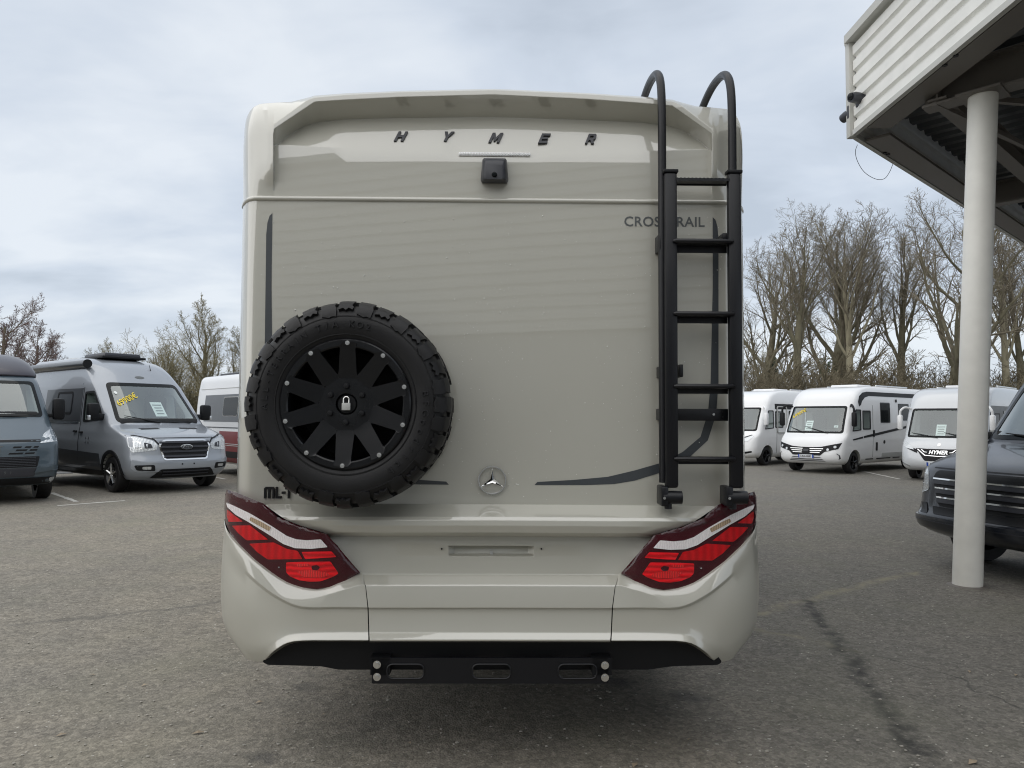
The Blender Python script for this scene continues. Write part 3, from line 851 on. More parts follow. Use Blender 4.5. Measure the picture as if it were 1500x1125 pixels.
# ------------------------------------------------------------------ asphalt yard
def ground_material():
    m, nt, p, out = nodes_of('weathered asphalt')
    N, L = nt.nodes, nt.links
    def val(v, sock):
        if isinstance(v, (int, float)): sock.default_value = v
        elif isinstance(v, tuple): sock.default_value = v
        else: L.new(v, sock)
    def mth(op, a, b=0.0, clamp=False):
        n = N.new('ShaderNodeMath'); n.operation = op; n.use_clamp = clamp
        val(a, n.inputs[0]); val(b, n.inputs[1]); return n.outputs[0]
    def vm(op, a, b=None):
        n = N.new('ShaderNodeVectorMath'); n.operation = op
        val(a, n.inputs[0])
        if b is not None: val(b, n.inputs[1])
        return n
    def mixc(f, a, b, mode='MIX'):
        n = N.new('ShaderNodeMix'); n.data_type = 'RGBA'; n.blend_type = mode
        val(f, n.inputs['Factor'])
        for s_, v in (('A', a), ('B', b)):
            if isinstance(v, tuple): n.inputs[s_].default_value = v + (1,)
            else: L.new(v, n.inputs[s_])
        return n.outputs['Result']
    def rng(v, a, b, c=0.0, d=1.0, smooth=False):
        n = N.new('ShaderNodeMapRange'); val(v, n.inputs['Value'])
        n.inputs['From Min'].default_value = a; n.inputs['From Max'].default_value = b
        n.inputs['To Min'].default_value = c; n.inputs['To Max'].default_value = d
        if smooth: n.interpolation_type = 'SMOOTHSTEP'
        return n.outputs[0]
    t = N.new('ShaderNodeTexCoord'); P = t.outputs['Object']
    def noise(scale, detail=4, rough=.55, vec=None):
        n = N.new('ShaderNodeTexNoise'); n.inputs['Scale'].default_value = scale; n.inputs['Detail'].default_value = detail
        n.inputs['Roughness'].default_value = rough; L.new(vec or P, n.inputs['Vector']); return n
    def vor(scale):
        n = N.new('ShaderNodeTexVoronoi'); n.inputs['Scale'].default_value = scale; L.new(P, n.inputs['Vector']); return n
    big = noise(.35, 5).outputs['Fac']; mid = noise(2.2, 6, .6).outputs['Fac']; fine = noise(60, 4, .7).outputs['Fac']
    c = mixc(rng(big, .3, .7), (.30, .268, .215), (.44, .388, .298))
    c = mixc(rng(mid, .35, .7, 0, .55), c, (.23, .212, .18))
    patch = noise(.16, 3, .5).outputs['Fac']
    c = mixc(rng(patch, .45, .62, 0, .5, True), c, (.14, .136, .125))
    tm = noise(1.1, 7, .7).outputs['Fac']
    c = mixc(rng(tm, .55, .72, 0, .35), c, (.30, .275, .23))
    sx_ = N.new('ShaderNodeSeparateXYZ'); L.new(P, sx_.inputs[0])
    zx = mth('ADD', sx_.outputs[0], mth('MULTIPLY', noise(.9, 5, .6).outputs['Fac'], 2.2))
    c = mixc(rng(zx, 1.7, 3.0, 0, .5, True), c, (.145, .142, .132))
    # aggregate
    v1 = vor(95); sp_ = N.new('ShaderNodeSeparateColor'); L.new(v1.outputs['Color'], sp_.inputs[0])
    c = mixc(mth('MULTIPLY', rng(sp_.outputs[0], 0, 1, 0, .75), rng(v1.outputs['Distance'], .0, .6, 1, .4)), mixc(.42, c, (.06, .058, .054)), mixc(.5, c, (.42, .39, .335)))
    c = mixc(rng(fine, .35, .65, .0, .4), c, (.10, .096, .088))
    v2 = vor(38); s2 = N.new('ShaderNodeSeparateColor'); L.new(v2.outputs['Color'], s2.inputs[0])
    spk = mth('MULTIPLY', mth('GREATER_THAN', s2.outputs[0], .93), mth('LESS_THAN', v2.outputs['Distance'], .20))
    c = mixc(mth('MULTIPLY', spk, .7), c, (.55, .53, .48))
    v3 = vor(9); s3 = N.new('ShaderNodeSeparateColor'); L.new(v3.outputs['Color'], s3.inputs[0])
    spk3 = mth('MULTIPLY', mth('GREATER_THAN', s3.outputs[1], .95), mth('LESS_THAN', v3.outputs['Distance'], .09))
    c = mixc(mth('MULTIPLY', spk3, .6), c, (.6, .58, .53))
    vb = vor(46); sb_ = N.new('ShaderNodeSeparateColor'); L.new(vb.outputs['Color'], sb_.inputs[0])
    vc = vor(17); sc2 = N.new('ShaderNodeSeparateColor'); L.new(vc.outputs['Color'], sc2.inputs[0])
    gv = mth('MULTIPLY', mth('MULTIPLY', rng(sb_.outputs[0], 0, 1, .76, 1.24), rng(sc2.outputs[0], 0, 1, .90, 1.10)), rng(noise(40, 6, .85).outputs['Fac'], .3, .7, .86, 1.14))
    cmb = N.new('ShaderNodeCombineColor')
    for i_ in range(3): L.new(gv, cmb.inputs[i_])
    c = mixc(1.0, c, cmb.outputs[0], 'MULTIPLY')
    # seams, streaks and stains with their own shapes
    wrp = noise(3.0, 4); sub = vm('SUBTRACT', wrp.outputs['Color'], (.5, .5, .5)); scl = vm('SCALE', sub.outputs[0]); scl.inputs['Scale'].default_value = .28
    W = vm('ADD', P, scl.outputs[0]).outputs[0]
    W = vm('MULTIPLY', W, (1, 1, 0)).outputs[0]
    def poly_d(pts):
        best = None
        for a, b in zip(pts[:-1], pts[1:]):
            ab = (b[0] - a[0], b[1] - a[1], 0)
            pa = vm('SUBTRACT', W, (a[0], a[1], 0)).outputs[0]
            dt = vm('DOT_PRODUCT', pa, ab).outputs['Value']
            h = mth('DIVIDE', dt, ab[0] ** 2 + ab[1] ** 2, True)
            s_ = vm('SCALE', ab); L.new(h, s_.inputs['Scale'])
            d = vm('LENGTH', vm('SUBTRACT', pa, s_.outputs[0]).outputs[0]).outputs['Value']
            best = d if best is None else mth('MINIMUM', best, d)
        return best
    G = lambda *pp: [tuple(gp(*q)) for q in pp]
    brk = noise(7, 4, .65).outputs['Fac']
    moss = poly_d(G((1000, 930), (1110, 897), (1190, 876), (1270, 856), (1350, 838)))
    c = mixc(mth('MULTIPLY', rng(moss, .0, .09, .7, 0, True), rng(brk, .35, .6)), c, (.27, .25, .17))
    moss2 = poly_d(G((1090, 920), (1170, 934), (1250, 955)))
    c = mixc(mth('MULTIPLY', rng(moss2, .0, .07, .6, 0, True), rng(brk, .35, .6)), c, (.25, .23, .155))
    streak = poly_d(G((1178, 880), (1215, 925), (1255, 975), (1290, 1030), (1335, 1085), (1370, 1140)))
    c = mixc(mth('MULTIPLY', rng(streak, .005, .10, .9, 0, True), rng(brk, .38, .56, .1, 1)), c, (.03, .03, .029))
    crack = poly_d(G((1250, 955), (1330, 972), (1400, 992), (1520, 1050)))
    c = mixc(rng(crack, .003, .010, .5, 0), c, (.03, .03, .03))
    seam = poly_d(G((0, 918), (160, 903), (320, 880)))
    c = mixc(rng(seam, .01, .05, .35, 0, True), c, (.06, .06, .058))
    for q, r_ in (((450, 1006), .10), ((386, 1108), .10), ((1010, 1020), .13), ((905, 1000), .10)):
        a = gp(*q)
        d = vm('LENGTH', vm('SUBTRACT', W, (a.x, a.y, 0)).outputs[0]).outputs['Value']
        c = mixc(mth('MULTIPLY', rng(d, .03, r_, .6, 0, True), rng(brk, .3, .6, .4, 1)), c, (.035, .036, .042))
    # greenish parking strip where the vehicles stand
    c = mixc(mth('MULTIPLY', rng(noise(.8, 5, .6).outputs['Fac'], .5, .75), .35), c, (.19, .19, .135))
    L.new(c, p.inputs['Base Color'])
    p.inputs['Specular IOR Level'].default_value = .35
    L.new(rng(big, .3, .7, .72, .92), p.inputs['Roughness'])
    h = mth('ADD', mth('MULTIPLY', v1.outputs['Distance'], -.6), mth('MULTIPLY', fine, .8))
    b = N.new('ShaderNodeBump'); b.inputs['Strength'].default_value = .7; b.inputs['Distance'].default_value = .006
    L.new(h, b.inputs['Height']); L.new(b.outputs[0], p.inputs['Normal'])
    return m
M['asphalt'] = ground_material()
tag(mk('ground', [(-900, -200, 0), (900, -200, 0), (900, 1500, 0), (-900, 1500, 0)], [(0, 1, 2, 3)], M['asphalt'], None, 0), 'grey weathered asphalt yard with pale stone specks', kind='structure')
M['linepaint'] = mat('worn line paint', (.52, .51, .47), .8, var=.3, vscale=14)
def road_line(a, b, w, label):
    a, b = Vector((a[0], a[1], 0)), Vector((b[0], b[1], 0)); n_ = (b - a).normalized(); s = Vector((-n_.y, n_.x, 0)) * w / 2
    rl = random.Random(int(abs(a.x) * 99)); L_ = (b - a).length; k = max(4, int(L_ / .12)); v = []
    for i in range(k + 1):
        c = a.lerp(b, i / k)
        v += [c + s * rl.uniform(.6, 1.1) + Vector((0, 0, .004)), c - s * rl.uniform(.6, 1.1) + Vector((0, 0, .004))]
    o = mk('parking_line', v, [(2 * i, 2 * i + 1, 2 * i + 3, 2 * i + 2) for i in range(k)], M['linepaint'], None, 0, True)
    tag(o, label, kind='structure')
road_line(gp(84, 741), gp(183, 733.5), .10, 'short worn white parking line left of the motorhome')
road_line(gp(75, 722), gp(112, 735), .10, 'faint worn parking line running under the grey van')
road_line(gp(1262, 690), gp(1318, 702), .10, 'faint white parking line between two white motorhomes')
road_line(gp(330, 702), gp(255, 688), .09, 'faint parking line under the front of the grey van')
# loose grit, leaf bits and litter
gr = random.Random(5); gm = MB(); lm_ = MB()
for i in range(750):
    q = gp(gr.uniform(-50, 1550), 612 + 520 * gr.random() ** .7 + 90)
    r_ = gr.uniform(.003, .008)
    gm.add([(q.x + p.x * r_ * gr.uniform(.8, 1.6), q.y + p.y * r_, .002 + (p.z + .4) * r_ * .6) for p in iv], iff)
for (px, py, s_) in ((1425, 1118, .035), (290, 1075, .03), (90, 1078, .025), (212, 1005, .02), (135, 990, .02), (930, 1122, .03), (380, 1030, .022), (1420, 985, .02), (1488, 990, .022), (600, 1090, .016), (475, 1048, .016), (1010, 1085, .015)):
    q = gp(px, py); a = gr.uniform(0, 6)
    u, w = Vector((math.cos(a), math.sin(a), 0)) * s_, Vector((-math.sin(a), math.cos(a), 0)) * s_ * .45
    lm_.add([q - u + Vector((0, 0, .004)), q + w + Vector((0, 0, .012)), q + u + Vector((0, 0, .006)), q - w + Vector((0, 0, .010))], [(0, 1, 3), (1, 2, 3)])
tag(gm.build('grit', mat('pale grit', (.36, .34, .30), .8, var=.4, vscale=40), None, 0, False), 'loose pale grit scattered on the asphalt', kind='stuff')
tag(lm_.build('leaf_litter', mat('dry leaf', (.30, .24, .17), .8, var=.4, vscale=5), None, 0, False), 'dry leaf scraps on the asphalt in front', kind='stuff')

# ------------------------------------------------------------------ canopy on the right
M['fascia'] = mat('off white ribbed sheet', (.80, .80, .77), .5, var=.14, vscale=3.5)
M['fasciaedge'] = mat('pale edge flashing', (.50, .50, .47), .45, var=.08)
M['colpaint'] = mat('cream column paint', (.78, .77, .72), .45, var=.10, vscale=7, bump=.1, bscale=40)
M['steelpaint'] = mat('taupe steel paint', (.16, .145, .13), .5, var=.12)
M['deck'] = mat('dark roof deck sheet', (.11, .12, .13), .45, 0.0, var=.15, vscale=1.2)
M['shopglass'] = mat('grey shop glass', (.36, .365, .355), .1, 0, .6, var=.3, vscale=.5)
M['cladding'] = mat('grey ribbed cladding', (.52, .52, .50), .5, var=.05)
CA = at(1249, 201, 8.0)                      # lower front corner of the fascia
X1, Z0, Z1 = CA.x, CA.z, at(1247, 57, 8.0).z
D2v = Vector((math.sin(R(47)), math.cos(R(47)), 0)); D2n = Vector((-D2v.y, D2v.x, 0))   # along and outwards of the far fascia
can = empty('entrance_canopy', (X1, 8.0, 0))
tag(can, 'flat canopy with off white ribbed fascia on a leaning round column', 'canopy')
def cl(v): return Vector((v[0] - X1, v[1] - 8.0, v[2]))
CORNER = Vector((X1, 8.0, 0))
def ribbed(name, p0, dirv, length, nrm, z0, z1, ribs, mt, parent, depth=.035, conv=cl):
    prof = []
    pitch = (z1 - z0) / ribs
    for i in range(ribs):
        zb_ = z0 + i * pitch
        prof += [(zb_, 0.0), (zb_ + pitch * .60, 0.0), (zb_ + pitch * .72, -depth), (zb_ + pitch * .90, -depth)]
    prof.append((z1, 0.0))
    v = []
    for (z, o_) in prof:
        for t in (0, length):
            q = p0 + dirv * t + nrm * o_
            v.append(conv((q.x, q.y, z)))
    return mk(name, v, grid_faces(len(prof), 2), mt, parent, 0, True)
ribbed('ribbed_fascia', CORNER + Vector((0, -.03, 0)), Vector((0, -1, 0)), 12.2, Vector((-1, 0, 0)), Z0 + .05, Z1 - .03, 6, M['fascia'], can)
ribbed('ribbed_fascia', CORNER + D2v * .03, D2v, 16, D2n, Z0 + .05, Z1 - .03, 6, M['fascia'], can)
def beam(name, a, b, w, h, mt, parent=can, ib=False, conv=cl):
    a, b = Vector(a), Vector(b); d = (b - a); L_ = d.length; d.normalize()
    s = d.cross(Vector((0, 0, 1))).normalized(); u = s.cross(d)
    m_ = MB()
    def bx(cw, ch, ou):
        pts = []
        for t in (0, L_):
            for (i, j) in ((-1, -1), (1, -1), (1, 1), (-1, 1)):
                pts.append(conv(a + d * t + s * (i * cw / 2) + u * (ou + j * ch / 2)))
        m_.add(pts, [(3, 2, 1, 0), (4, 5, 6, 7), (0, 1, 5, 4), (1, 2, 6, 5), (2, 3, 7, 6), (3, 0, 4, 7)])
    if ib:
        bx(w, h * .07, h * .465); bx(w, h * .07, -h * .465); bx(w * .1, h * .86, 0)
    else: bx(w, h, 0)
    return m_.build(name, mt, parent, 0)
V3 = lambda p, z: Vector((p.x, p.y, z))
# edge flashings: bottom, top, corner
beam('edge_flashing', V3(CORNER + Vector((.0, -.05, 0)), Z0 + .03), V3(CORNER + Vector((0, -12.2, 0)), Z0 + .03), .05, .055, M['fasciaedge'])
beam('edge_flashing', V3(CORNER + D2v * .05, Z0 + .03), V3(CORNER + D2v * 16, Z0 + .03), .05, .055, M['fasciaedge'])
beam('edge_flashing', V3(CORNER + Vector((-.02, .01, 0)), Z1 - .01), V3(CORNER + Vector((-.02, -12.2, 0)), Z1 - .01), .11, .09, M['fasciaedge'])
beam('edge_flashing', V3(CORNER + D2n * .02, Z1 - .008), V3(CORNER + D2v * 16 + D2n * .02, Z1 - .008), .11, .09, M['fasciaedge'])
MB().box(cl((X1 - .005, 8.02, (Z0 + Z1) / 2 - .02)), (.07, .09, Z1 - Z0 - .04), bev=.006).build('corner_flashing', M['fasciaedge'], can)
# soffit channels behind the fascias
beam('edge_channel', V3(CORNER + Vector((.17, -.25, 0)), Z0 + .02), V3(CORNER + Vector((.17, -12, 0)), Z0 + .02), .26, .03, M['steelpaint'])
beam('edge_channel', V3(CORNER - D2n * .17 + D2v * .25, Z0 + .022), V3(CORNER - D2n * .17 + D2v * 16, Z0 + .022), .26, .03, M['steelpaint'])
for (px, py) in ((1400, 81), (1384, 95), (1296, 224), (1301, 226)):
    q = gp(px, py, Z0 + .004)
    MB().tube([cl((q.x, q.y, Z0 + .008)), cl((q.x, q.y, Z0 - .006))], .022, 10).build('drain_hole', M['black'], can)
# column, leaning slightly
cb, ct = gp(1417, 858), at(1440, 140, 6.75)
colm = MB().tube([cl(cb), cl(cb.lerp(ct, .5)), cl(ct)], .122, 40).build('column', M['colpaint'], can, 40)
MB().lathe([(.165, .0015), (.158, .004), (.135, .009), (.118, .012)], 36, Matrix.Translation(cl((cb.x, cb.y, 0))) @ Matrix.Rotation(R(90), 4, 'X')).build('base_ring', M['steelpaint'], can)  # low dark ring round the column foot
ZB = ct.z
bdir = Vector((D2n.x, D2n.y, 0))                    # main beams run square to the far fascia
ctp = Vector((ct.x, ct.y, 0))
tip = (CORNER - ctp).dot(bdir)
def inx(q, d):
    """slide q along -d until it stands inside the near fascia"""
    lim_ = X1 + .30
    return q if q.x >= lim_ else q - d * ((lim_ - q.x) / -d.x) if d.x < 0 else q + d * ((lim_ - q.x) / d.x)
beam('main_beam', V3(inx(ctp + bdir * (tip - .35), bdir), ZB + .17), V3(ctp - bdir * 7, ZB + .17), .20, .34, M['steelpaint'], ib=True)
beam('main_beam', V3(inx(ctp + bdir * (tip - 1.0) - D2v * 1.6, D2v), ZB + .16), V3(ctp + bdir * (tip - 1.0) + D2v * 13, ZB + .16), .16, .26, M['steelpaint'], ib=True)
beam('main_beam', V3(ctp - bdir * 3.2 - D2v * 2, ZB + .16), V3(ctp - bdir * 3.2 + D2v * 13, ZB + .16), .16, .26, M['steelpaint'], ib=True)
for k in range(1, 4):
    beam('main_beam', V3(ctp + D2v * 4.2 * k + bdir * (tip - .35), ZB + .17), V3(ctp + D2v * 4.2 * k - bdir * 6, ZB + .17), .18, .32, M['steelpaint'], ib=True)
for k in range(6):
    q = CORNER - D2n * .20 + D2v * (.55 + 1.55 * k)
    beam('frame_post', V3(q, Z0 + .04), V3(q, Z1 - .12), .10, .10, M['steelpaint'])
for k in range(6):
    q = CORNER + Vector((.20, -.8 - 1.8 * k, 0))
    beam('frame_post', V3(q, Z0 + .04), V3(q, Z1 - .12), .10, .10, M['steelpaint'])
beam('brace_rod', V3(inx(ctp + bdir * (tip - .5) - D2v * .1, bdir), ZB + .02), V3(ctp + D2v * 3.5 - bdir * .2, ZB + .02), .05, .05, M['steelpaint'])
beam('brace_rod', V3(ctp + D2v * .3, ZB + .05), V3(ctp + D2v * 4.0 - bdir * 2.5, ZB + .05), .05, .05, M['steelpaint'])
for s in (-1, 1):
    beam('column_bracket', V3(ctp + D2v * .17 * s, ZB - .10), V3(ctp + D2v * .17 * s, ZB + .0), .05, .16, M['steelpaint'])
MB().box(cl((ct.x, ct.y, ZB)), (.36, .36, .02), Matrix.Rotation(R(-47), 4, 'Z').to_3x3()).build('head_plate', M['steelpaint'], can)
# ribbed roof deck, ribs along the beams
prof = []
w0, pitch = -9.0, .25
for i in range(int(24 / pitch)):
    a = w0 + i * pitch; prof += [(a, 0), (a + .10, 0), (a + .13, .05), (a + .22, .05)]
ZD = ZB + .45
pr, lim = [], 16
v, f = [], []
for (a, dz) in prof:
    base = CORNER + D2v * a
    # deck line runs from the far fascia inwards, kept to the right of the near fascia
    t0, t1 = .25, 9.0
    q0, q1 = base - D2n * t0, base - D2n * t1
    if q0.x < X1 + .25:
        dx = (q1.x - q0.x)
        t = (X1 + .25 - q0.x) / dx
        if t >= 1: continue
        q0 = q0.lerp(q1, t)
    v += [cl((q0.x, q0.y, ZD + dz)), cl((q1.x, q1.y, ZD + dz))]
f = [(2 * i, 2 * i + 1, 2 * i + 3, 2 * i + 2) for i in range(len(v) // 2 - 1)]
mk('roof_deck', v, f, M['deck'], can, 0)
mk('roof_cover', [cl(q) for q in ((X1 + .1, 7.9, Z1 - .06), (X1 + .1, -4.2, Z1 - .06), (16, -4.2, Z1 - .06), tuple(V3(CORNER + D2v * 16 - D2n * .1, Z1 - .06)))], [(0, 1, 2, 3)], M['deck'], can, 0)

def dome_camera(px, py, Y, label, rz):
    c = at(px, py, Y); r_ = empty('security_camera', c, rz); tag(r_, label, 'camera', 'security cameras on the canopy corner')
    MB().box((0, .035, 0), (.15, .05, .15), bev=.015).build('mount_plate', M['letter'], r_)
    MB().tube([(0, .02, 0), (0, -.06, 0), (0, -.12, -.01)], [.06, .058, .05], 16).build('housing', M['letter'], r_)
    MB().lathe([(.0, -.150), (.02, -.148), (.036, -.135), (.04, -.11)], 16).build('lens', M['tint'], r_)
dome_camera(1259, 144, 7.82, 'dark grey security camera on the front of the canopy corner', R(-70))
dome_camera(1246.5, 167, 8.06, 'dark grey security camera half hidden behind the canopy corner', R(-160))
wpts = [(1256, 212), (1253, 222), (1256, 236), (1266, 252), (1282, 262), (1295, 262), (1303, 252), (1308, 240)]
tag(MB().tube(catmull([at(x, y, 8.3) for x, y in wpts], 4), .0032, 5).build('loose_wire', M['black'], None), 'thin loose wire looping below the canopy corner', 'wire')

# ------------------------------------------------------------------ showroom behind the camera (mirrored in the paint)
bl_a, bl_b = Vector((-17, -11.8, 0)), Vector((X1 + .3, -4.15, 0))
bd = (bl_b - bl_a).normalized(); bnv = Vector((-bd.y, bd.x, 0)); BL = (bl_b - bl_a).length
shop = empty('showroom_building', bl_a)
tag(shop, 'showroom with grey ribbed cladding above dark glass, behind the viewer', 'building')
sc_ = lambda p: Vector(p) - bl_a
ribbed('ribbed_cladding', bl_a, bd, BL, bnv, 2.9, 6.1, 16, M['cladding'], shop, .045, conv=sc_)
beam('parapet', V3(bl_a, 6.15), V3(bl_b, 6.15), .3, .12, M['fasciaedge'], shop, conv=sc_)
q0, q1 = bl_a - bnv * .25, bl_b - bnv * .25
mk('shop_glass', [sc_(V3(q0, .1)), sc_(V3(q1, .1)), sc_(V3(q1, 2.9)), sc_(V3(q0, 2.9))], [(0, 1, 2, 3)], M['shopglass'], shop, 0)
for k in range(13):
    q = bl_a + bd * (BL * k / 12) - bnv * .18
    beam('mullion', V3(q, .0), V3(q, 2.9), .10, .12, M['fasciaedge'], shop, conv=sc_)
beam('plinth', V3(bl_a - bnv * .15, .08), V3(bl_b - bnv * .15, .08), .2, .16, M['cladding'], shop, conv=sc_)
mk('rear_mass', [sc_(V3(bl_a - bnv * t, z)) for t in (.4, 9) for z in (0, 6.1)] + [sc_(V3(bl_b - bnv * t, z)) for t in (.4, 9) for z in (0, 6.1)], [(0, 1, 5, 4), (1, 3, 7, 5), (0, 2, 3, 1), (4, 5, 7, 6), (2, 6, 7, 3)], M['cladding'], shop, 0, True)
# ------------------------------------------------------------------ bare trees
def bark(name, a, b, rough=.9):
    m, nt, p, out = nodes_of(name); N, L = nt.nodes, nt.links
    t = N.new('ShaderNodeTexCoord'); n = N.new('ShaderNodeTexNoise'); n.inputs['Scale'].default_value = 1.1; n.inputs['Detail'].default_value = 8
    n.inputs['Roughness'].default_value = .65
    L.new(t.outputs['Object'], n.inputs['Vector'])
    r_ = N.new('ShaderNodeValToRGB'); r_.color_ramp.elements[0].position = .35; r_.color_ramp.elements[1].position = .65
    r_.color_ramp.elements[0].color = tuple(a) + (1,); r_.color_ramp.elements[1].color = tuple(b) + (1,)
    L.new(n.outputs['Fac'], r_.inputs[0]); L.new(r_.outputs[0], p.inputs['Base Color']); p.inputs['Roughness'].default_value = rough
    return m
M['bark'] = bark('mossy bark', (.10, .092, .06), (.18, .165, .11))
M['twig'] = bark('winter twigs', (.13, .112, .082), (.20, .175, .13))
M['barkgrey'] = bark('pale bark', (.24, .22, .155), (.33, .30, .21))
M['twigred'] = bark('reddish twigs', (.13, .09, .085), (.19, .135, .12))
M['twigolive'] = bark('budding olive twigs', (.17, .15, .085), (.25, .22, .13))
M['ivy'] = bark('ivy leaf', (.02, .035, .015), (.05, .075, .03), .6)
M['conifer'] = bark('conifer needles', (.018, .03, .018), (.04, .06, .032))
M['brush'] = bark('undergrowth twigs', (.10, .085, .055), (.17, .145, .095))
M['far'] = bark('far woodland', (.11, .10, .075), (.15, .135, .10))

class Tree:
    def __init__(s, seed): s.r = random.Random(seed); s.t, s.c = MB(), MB()
    def grow(s, p, d, L_, r0, lvl, spec):
        sp_ = spec[min(lvl, len(spec) - 1)]
        n = sp_['seg']; pts, rad = [p.copy()], [r0]
        q, dd = p.copy(), d.copy(); dirs = [d.copy()]
        for i in range(n):
            j = sp_['jit']
            dd = (dd + Vector((s.r.gauss(0, j), s.r.gauss(0, j), s.r.gauss(0, j) + sp_['up']))).normalized()
            q = q + dd * (L_ / n); pts.append(q.copy()); dirs.append(dd.copy())
            rad.append(max(sp_.get('rmin', .006), r0 * (1 - (1 - sp_['tip']) * (i + 1) / n)))
        (s.t if lvl <= sp_.get('trunk', 1) else s.c).tube(pts, rad, sp_['sides'], False)
        if lvl + 1 >= len(spec): return
        k = sp_['kids']; k = k if isinstance(k, int) else s.r.randint(*k)
        az = s.r.uniform(0, 6.28)
        for i in range(k):
            f = sp_['start'] + (1 - sp_['start']) * ((i + s.r.random() * .9) / k)
            f = min(.995, f); x = f * n; a = min(int(x), n - 1); u = x - a
            b = pts[a].lerp(pts[a + 1], u); dr_ = dirs[min(a + 1, n)]
            az += 2.4 + s.r.uniform(-.5, .5)
            ref = Vector((0, 0, 1)) if abs(dr_.z) < .95 else Vector((1, 0, 0))
            e1 = dr_.cross(ref).normalized(); e2 = dr_.cross(e1)
            ang = R(s.r.uniform(*sp_['ang']))
            nd = dr_ * math.cos(ang) + (e1 * math.cos(az) + e2 * math.sin(az)) * math.sin(ang)
            ln = L_ * s.r.uniform(*sp_['ratio']) * (1.15 - .55 * f * sp_.get('taper', 1))
            s.grow(b, nd.normalized(), ln, max(.0045, (rad[a] * (1 - u) + rad[a + 1] * u) * sp_['rr']), lvl + 1, spec)
def spec_tall(bushy=1.0):
    return [dict(seg=12, jit=.05, up=.04, tip=.25, sides=9, kids=13, start=.42, ang=(18, 40), ratio=(.38, .58), rr=.50, taper=.9),
            dict(seg=8, jit=.10, up=.10, tip=.22, sides=6, kids=9, start=.22, ang=(20, 42), ratio=(.36, .55), rr=.54),
            dict(seg=6, jit=.13, up=.08, tip=.3, sides=4, kids=int(6 * bushy), start=.15, ang=(22, 48), ratio=(.36, .6), rr=.55),
            dict(seg=4, jit=.2, up=.04, tip=.4, sides=3, kids=int(5 * bushy), start=.15, ang=(25, 60), ratio=(.4, .65), rr=.6, rmin=.009),
            dict(seg=3, jit=.22, up=.05, tip=.6, sides=3, kids=0, start=.1, ang=(25, 60), ratio=(.4, .6), rr=.6, rmin=.0068)]
def spec_bush(n=16, up=.10):
    return [dict(seg=2, jit=.02, up=.1, tip=.9, sides=6, kids=n, start=.15, ang=(8, 42), ratio=(3.2, 6.0), rr=.45, taper=0),
            dict(seg=7, jit=.10, up=up, tip=.3, sides=5, kids=9, start=.15, ang=(18, 45), ratio=(.35, .55), rr=.55),
            dict(seg=5, jit=.15, up=.08, tip=.35, sides=3, kids=7, start=.1, ang=(20, 50), ratio=(.38, .6), rr=.6, rmin=.009),
            dict(seg=3, jit=.18, up=.05, tip=.6, sides=3, kids=4, start=.1, ang=(20, 50), ratio=(.4, .6), rr=.6, rmin=.008),
            dict(seg=2, jit=.2, up=.05, tip=.7, sides=3, kids=0, start=.1, ang=(20, 50), ratio=(.4, .6), rr=.6, rmin=.007)]
TP = {}
def tree_proto(key, seed, H, r0, spec, mb_, mc, first_scale=1.0):
    t = Tree(seed)
    t.grow(Vector((0, 0, -.2)), Vector((t.r.uniform(-.04, .04), t.r.uniform(-.04, .04), 1)).normalized(), H * first_scale, r0, 0, spec)
    zt = max(v[2] for v in t.c.v)
    TP[key] = (t, zt, mb_, mc)
    return t
tree_proto('tall', 21, 12.5, .40, spec_tall(), M['bark'], M['twig'])
tree_proto('tallb', 8, 12.5, .34, spec_tall(), M['barkgrey'], M['twig'])
tree_proto('spread', 33, 10.5, .42, [dict(spec_tall()[0], start=.22, ang=(30, 55), ratio=(.5, .75)), *spec_tall()[1:]], M['bark'], M['twig'])
tree_proto('olive', 5, 7.0, .22, [dict(spec_tall()[0], start=.2, kids=15), *spec_tall(1.15)[1:]], M['bark'], M['twigolive'])
tree_proto('red', 14, 6.0, .2, [dict(spec_tall()[0], start=.2, ang=(35, 60), kids=13), *spec_tall(1.2)[1:]], M['bark'], M['twigred'])
tree_proto('bush', 77, .9, .16, spec_bush(), M['bark'], M['twigolive'])
_made = {}
def tree(key, px, top_py, Y, label, rz=0.0, group=None, name='bare_tree', xs_=1.0, base_drop=0.0):
    """plant a tree at the distance Y whose highest twig reaches the height seen at top_py"""
    t, zt, mb_, mc = TP[key]
    q = at(px, top_py, Y); s = q.z / zt
    r_ = empty(name, (q.x, q.y, 0), rz); r_.scale = (s * xs_, s * xs_, s)
    tag(r_, label, 'tree', group)
    if key not in _made:
        a = t.t.build('trunk', mb_, r_, 60, False); b = t.c.build('crown', mc, r_, 0, False)
        _made[key] = (a, b)
    else:
        a, b = _made[key]
        share('trunk', a, r_, Matrix()); share('crown', b, r_, Matrix())
    return r_
GR, GL = 'bare trees behind the white motorhomes', 'bare trees behind the grey vans'
tree('tall', 1164, 270, 46, 'tall bare tree with a straight bare trunk, first right of the ladder', .3, GR)
tree('spread', 1212, 296, 50, 'bare tree with ivy on its forked trunk', 2.2, GR)
tree('tallb', 1252, 284, 47, 'tall bare tree with pale crooked stem above the white motorhome', 1.0, GR)
tree('spread', 1392, 268, 42, 'largest spreading bare tree just left of the column', .5, GR)
tree('tall', 1318, 288, 52, 'bare tree with fine upright twigs behind the middle motorhomes', 5.2, GR)
tree('tallb', 1462, 300, 44, 'bare tree seen just right of the column', 3.3, GR)
tree('tall', 1488, 318, 47, 'bare tree at the right edge under the canopy', 2.6, GR)
tree('spread', 1112, 345, 55, 'bare tree mostly hidden behind the ladder side of the motorhome', 1.9, GR)
tree('tall', 1236, 325, 56, 'slim dark bare tree between the ivy tree and the pale stem', 4.1, GR, xs_=.85)
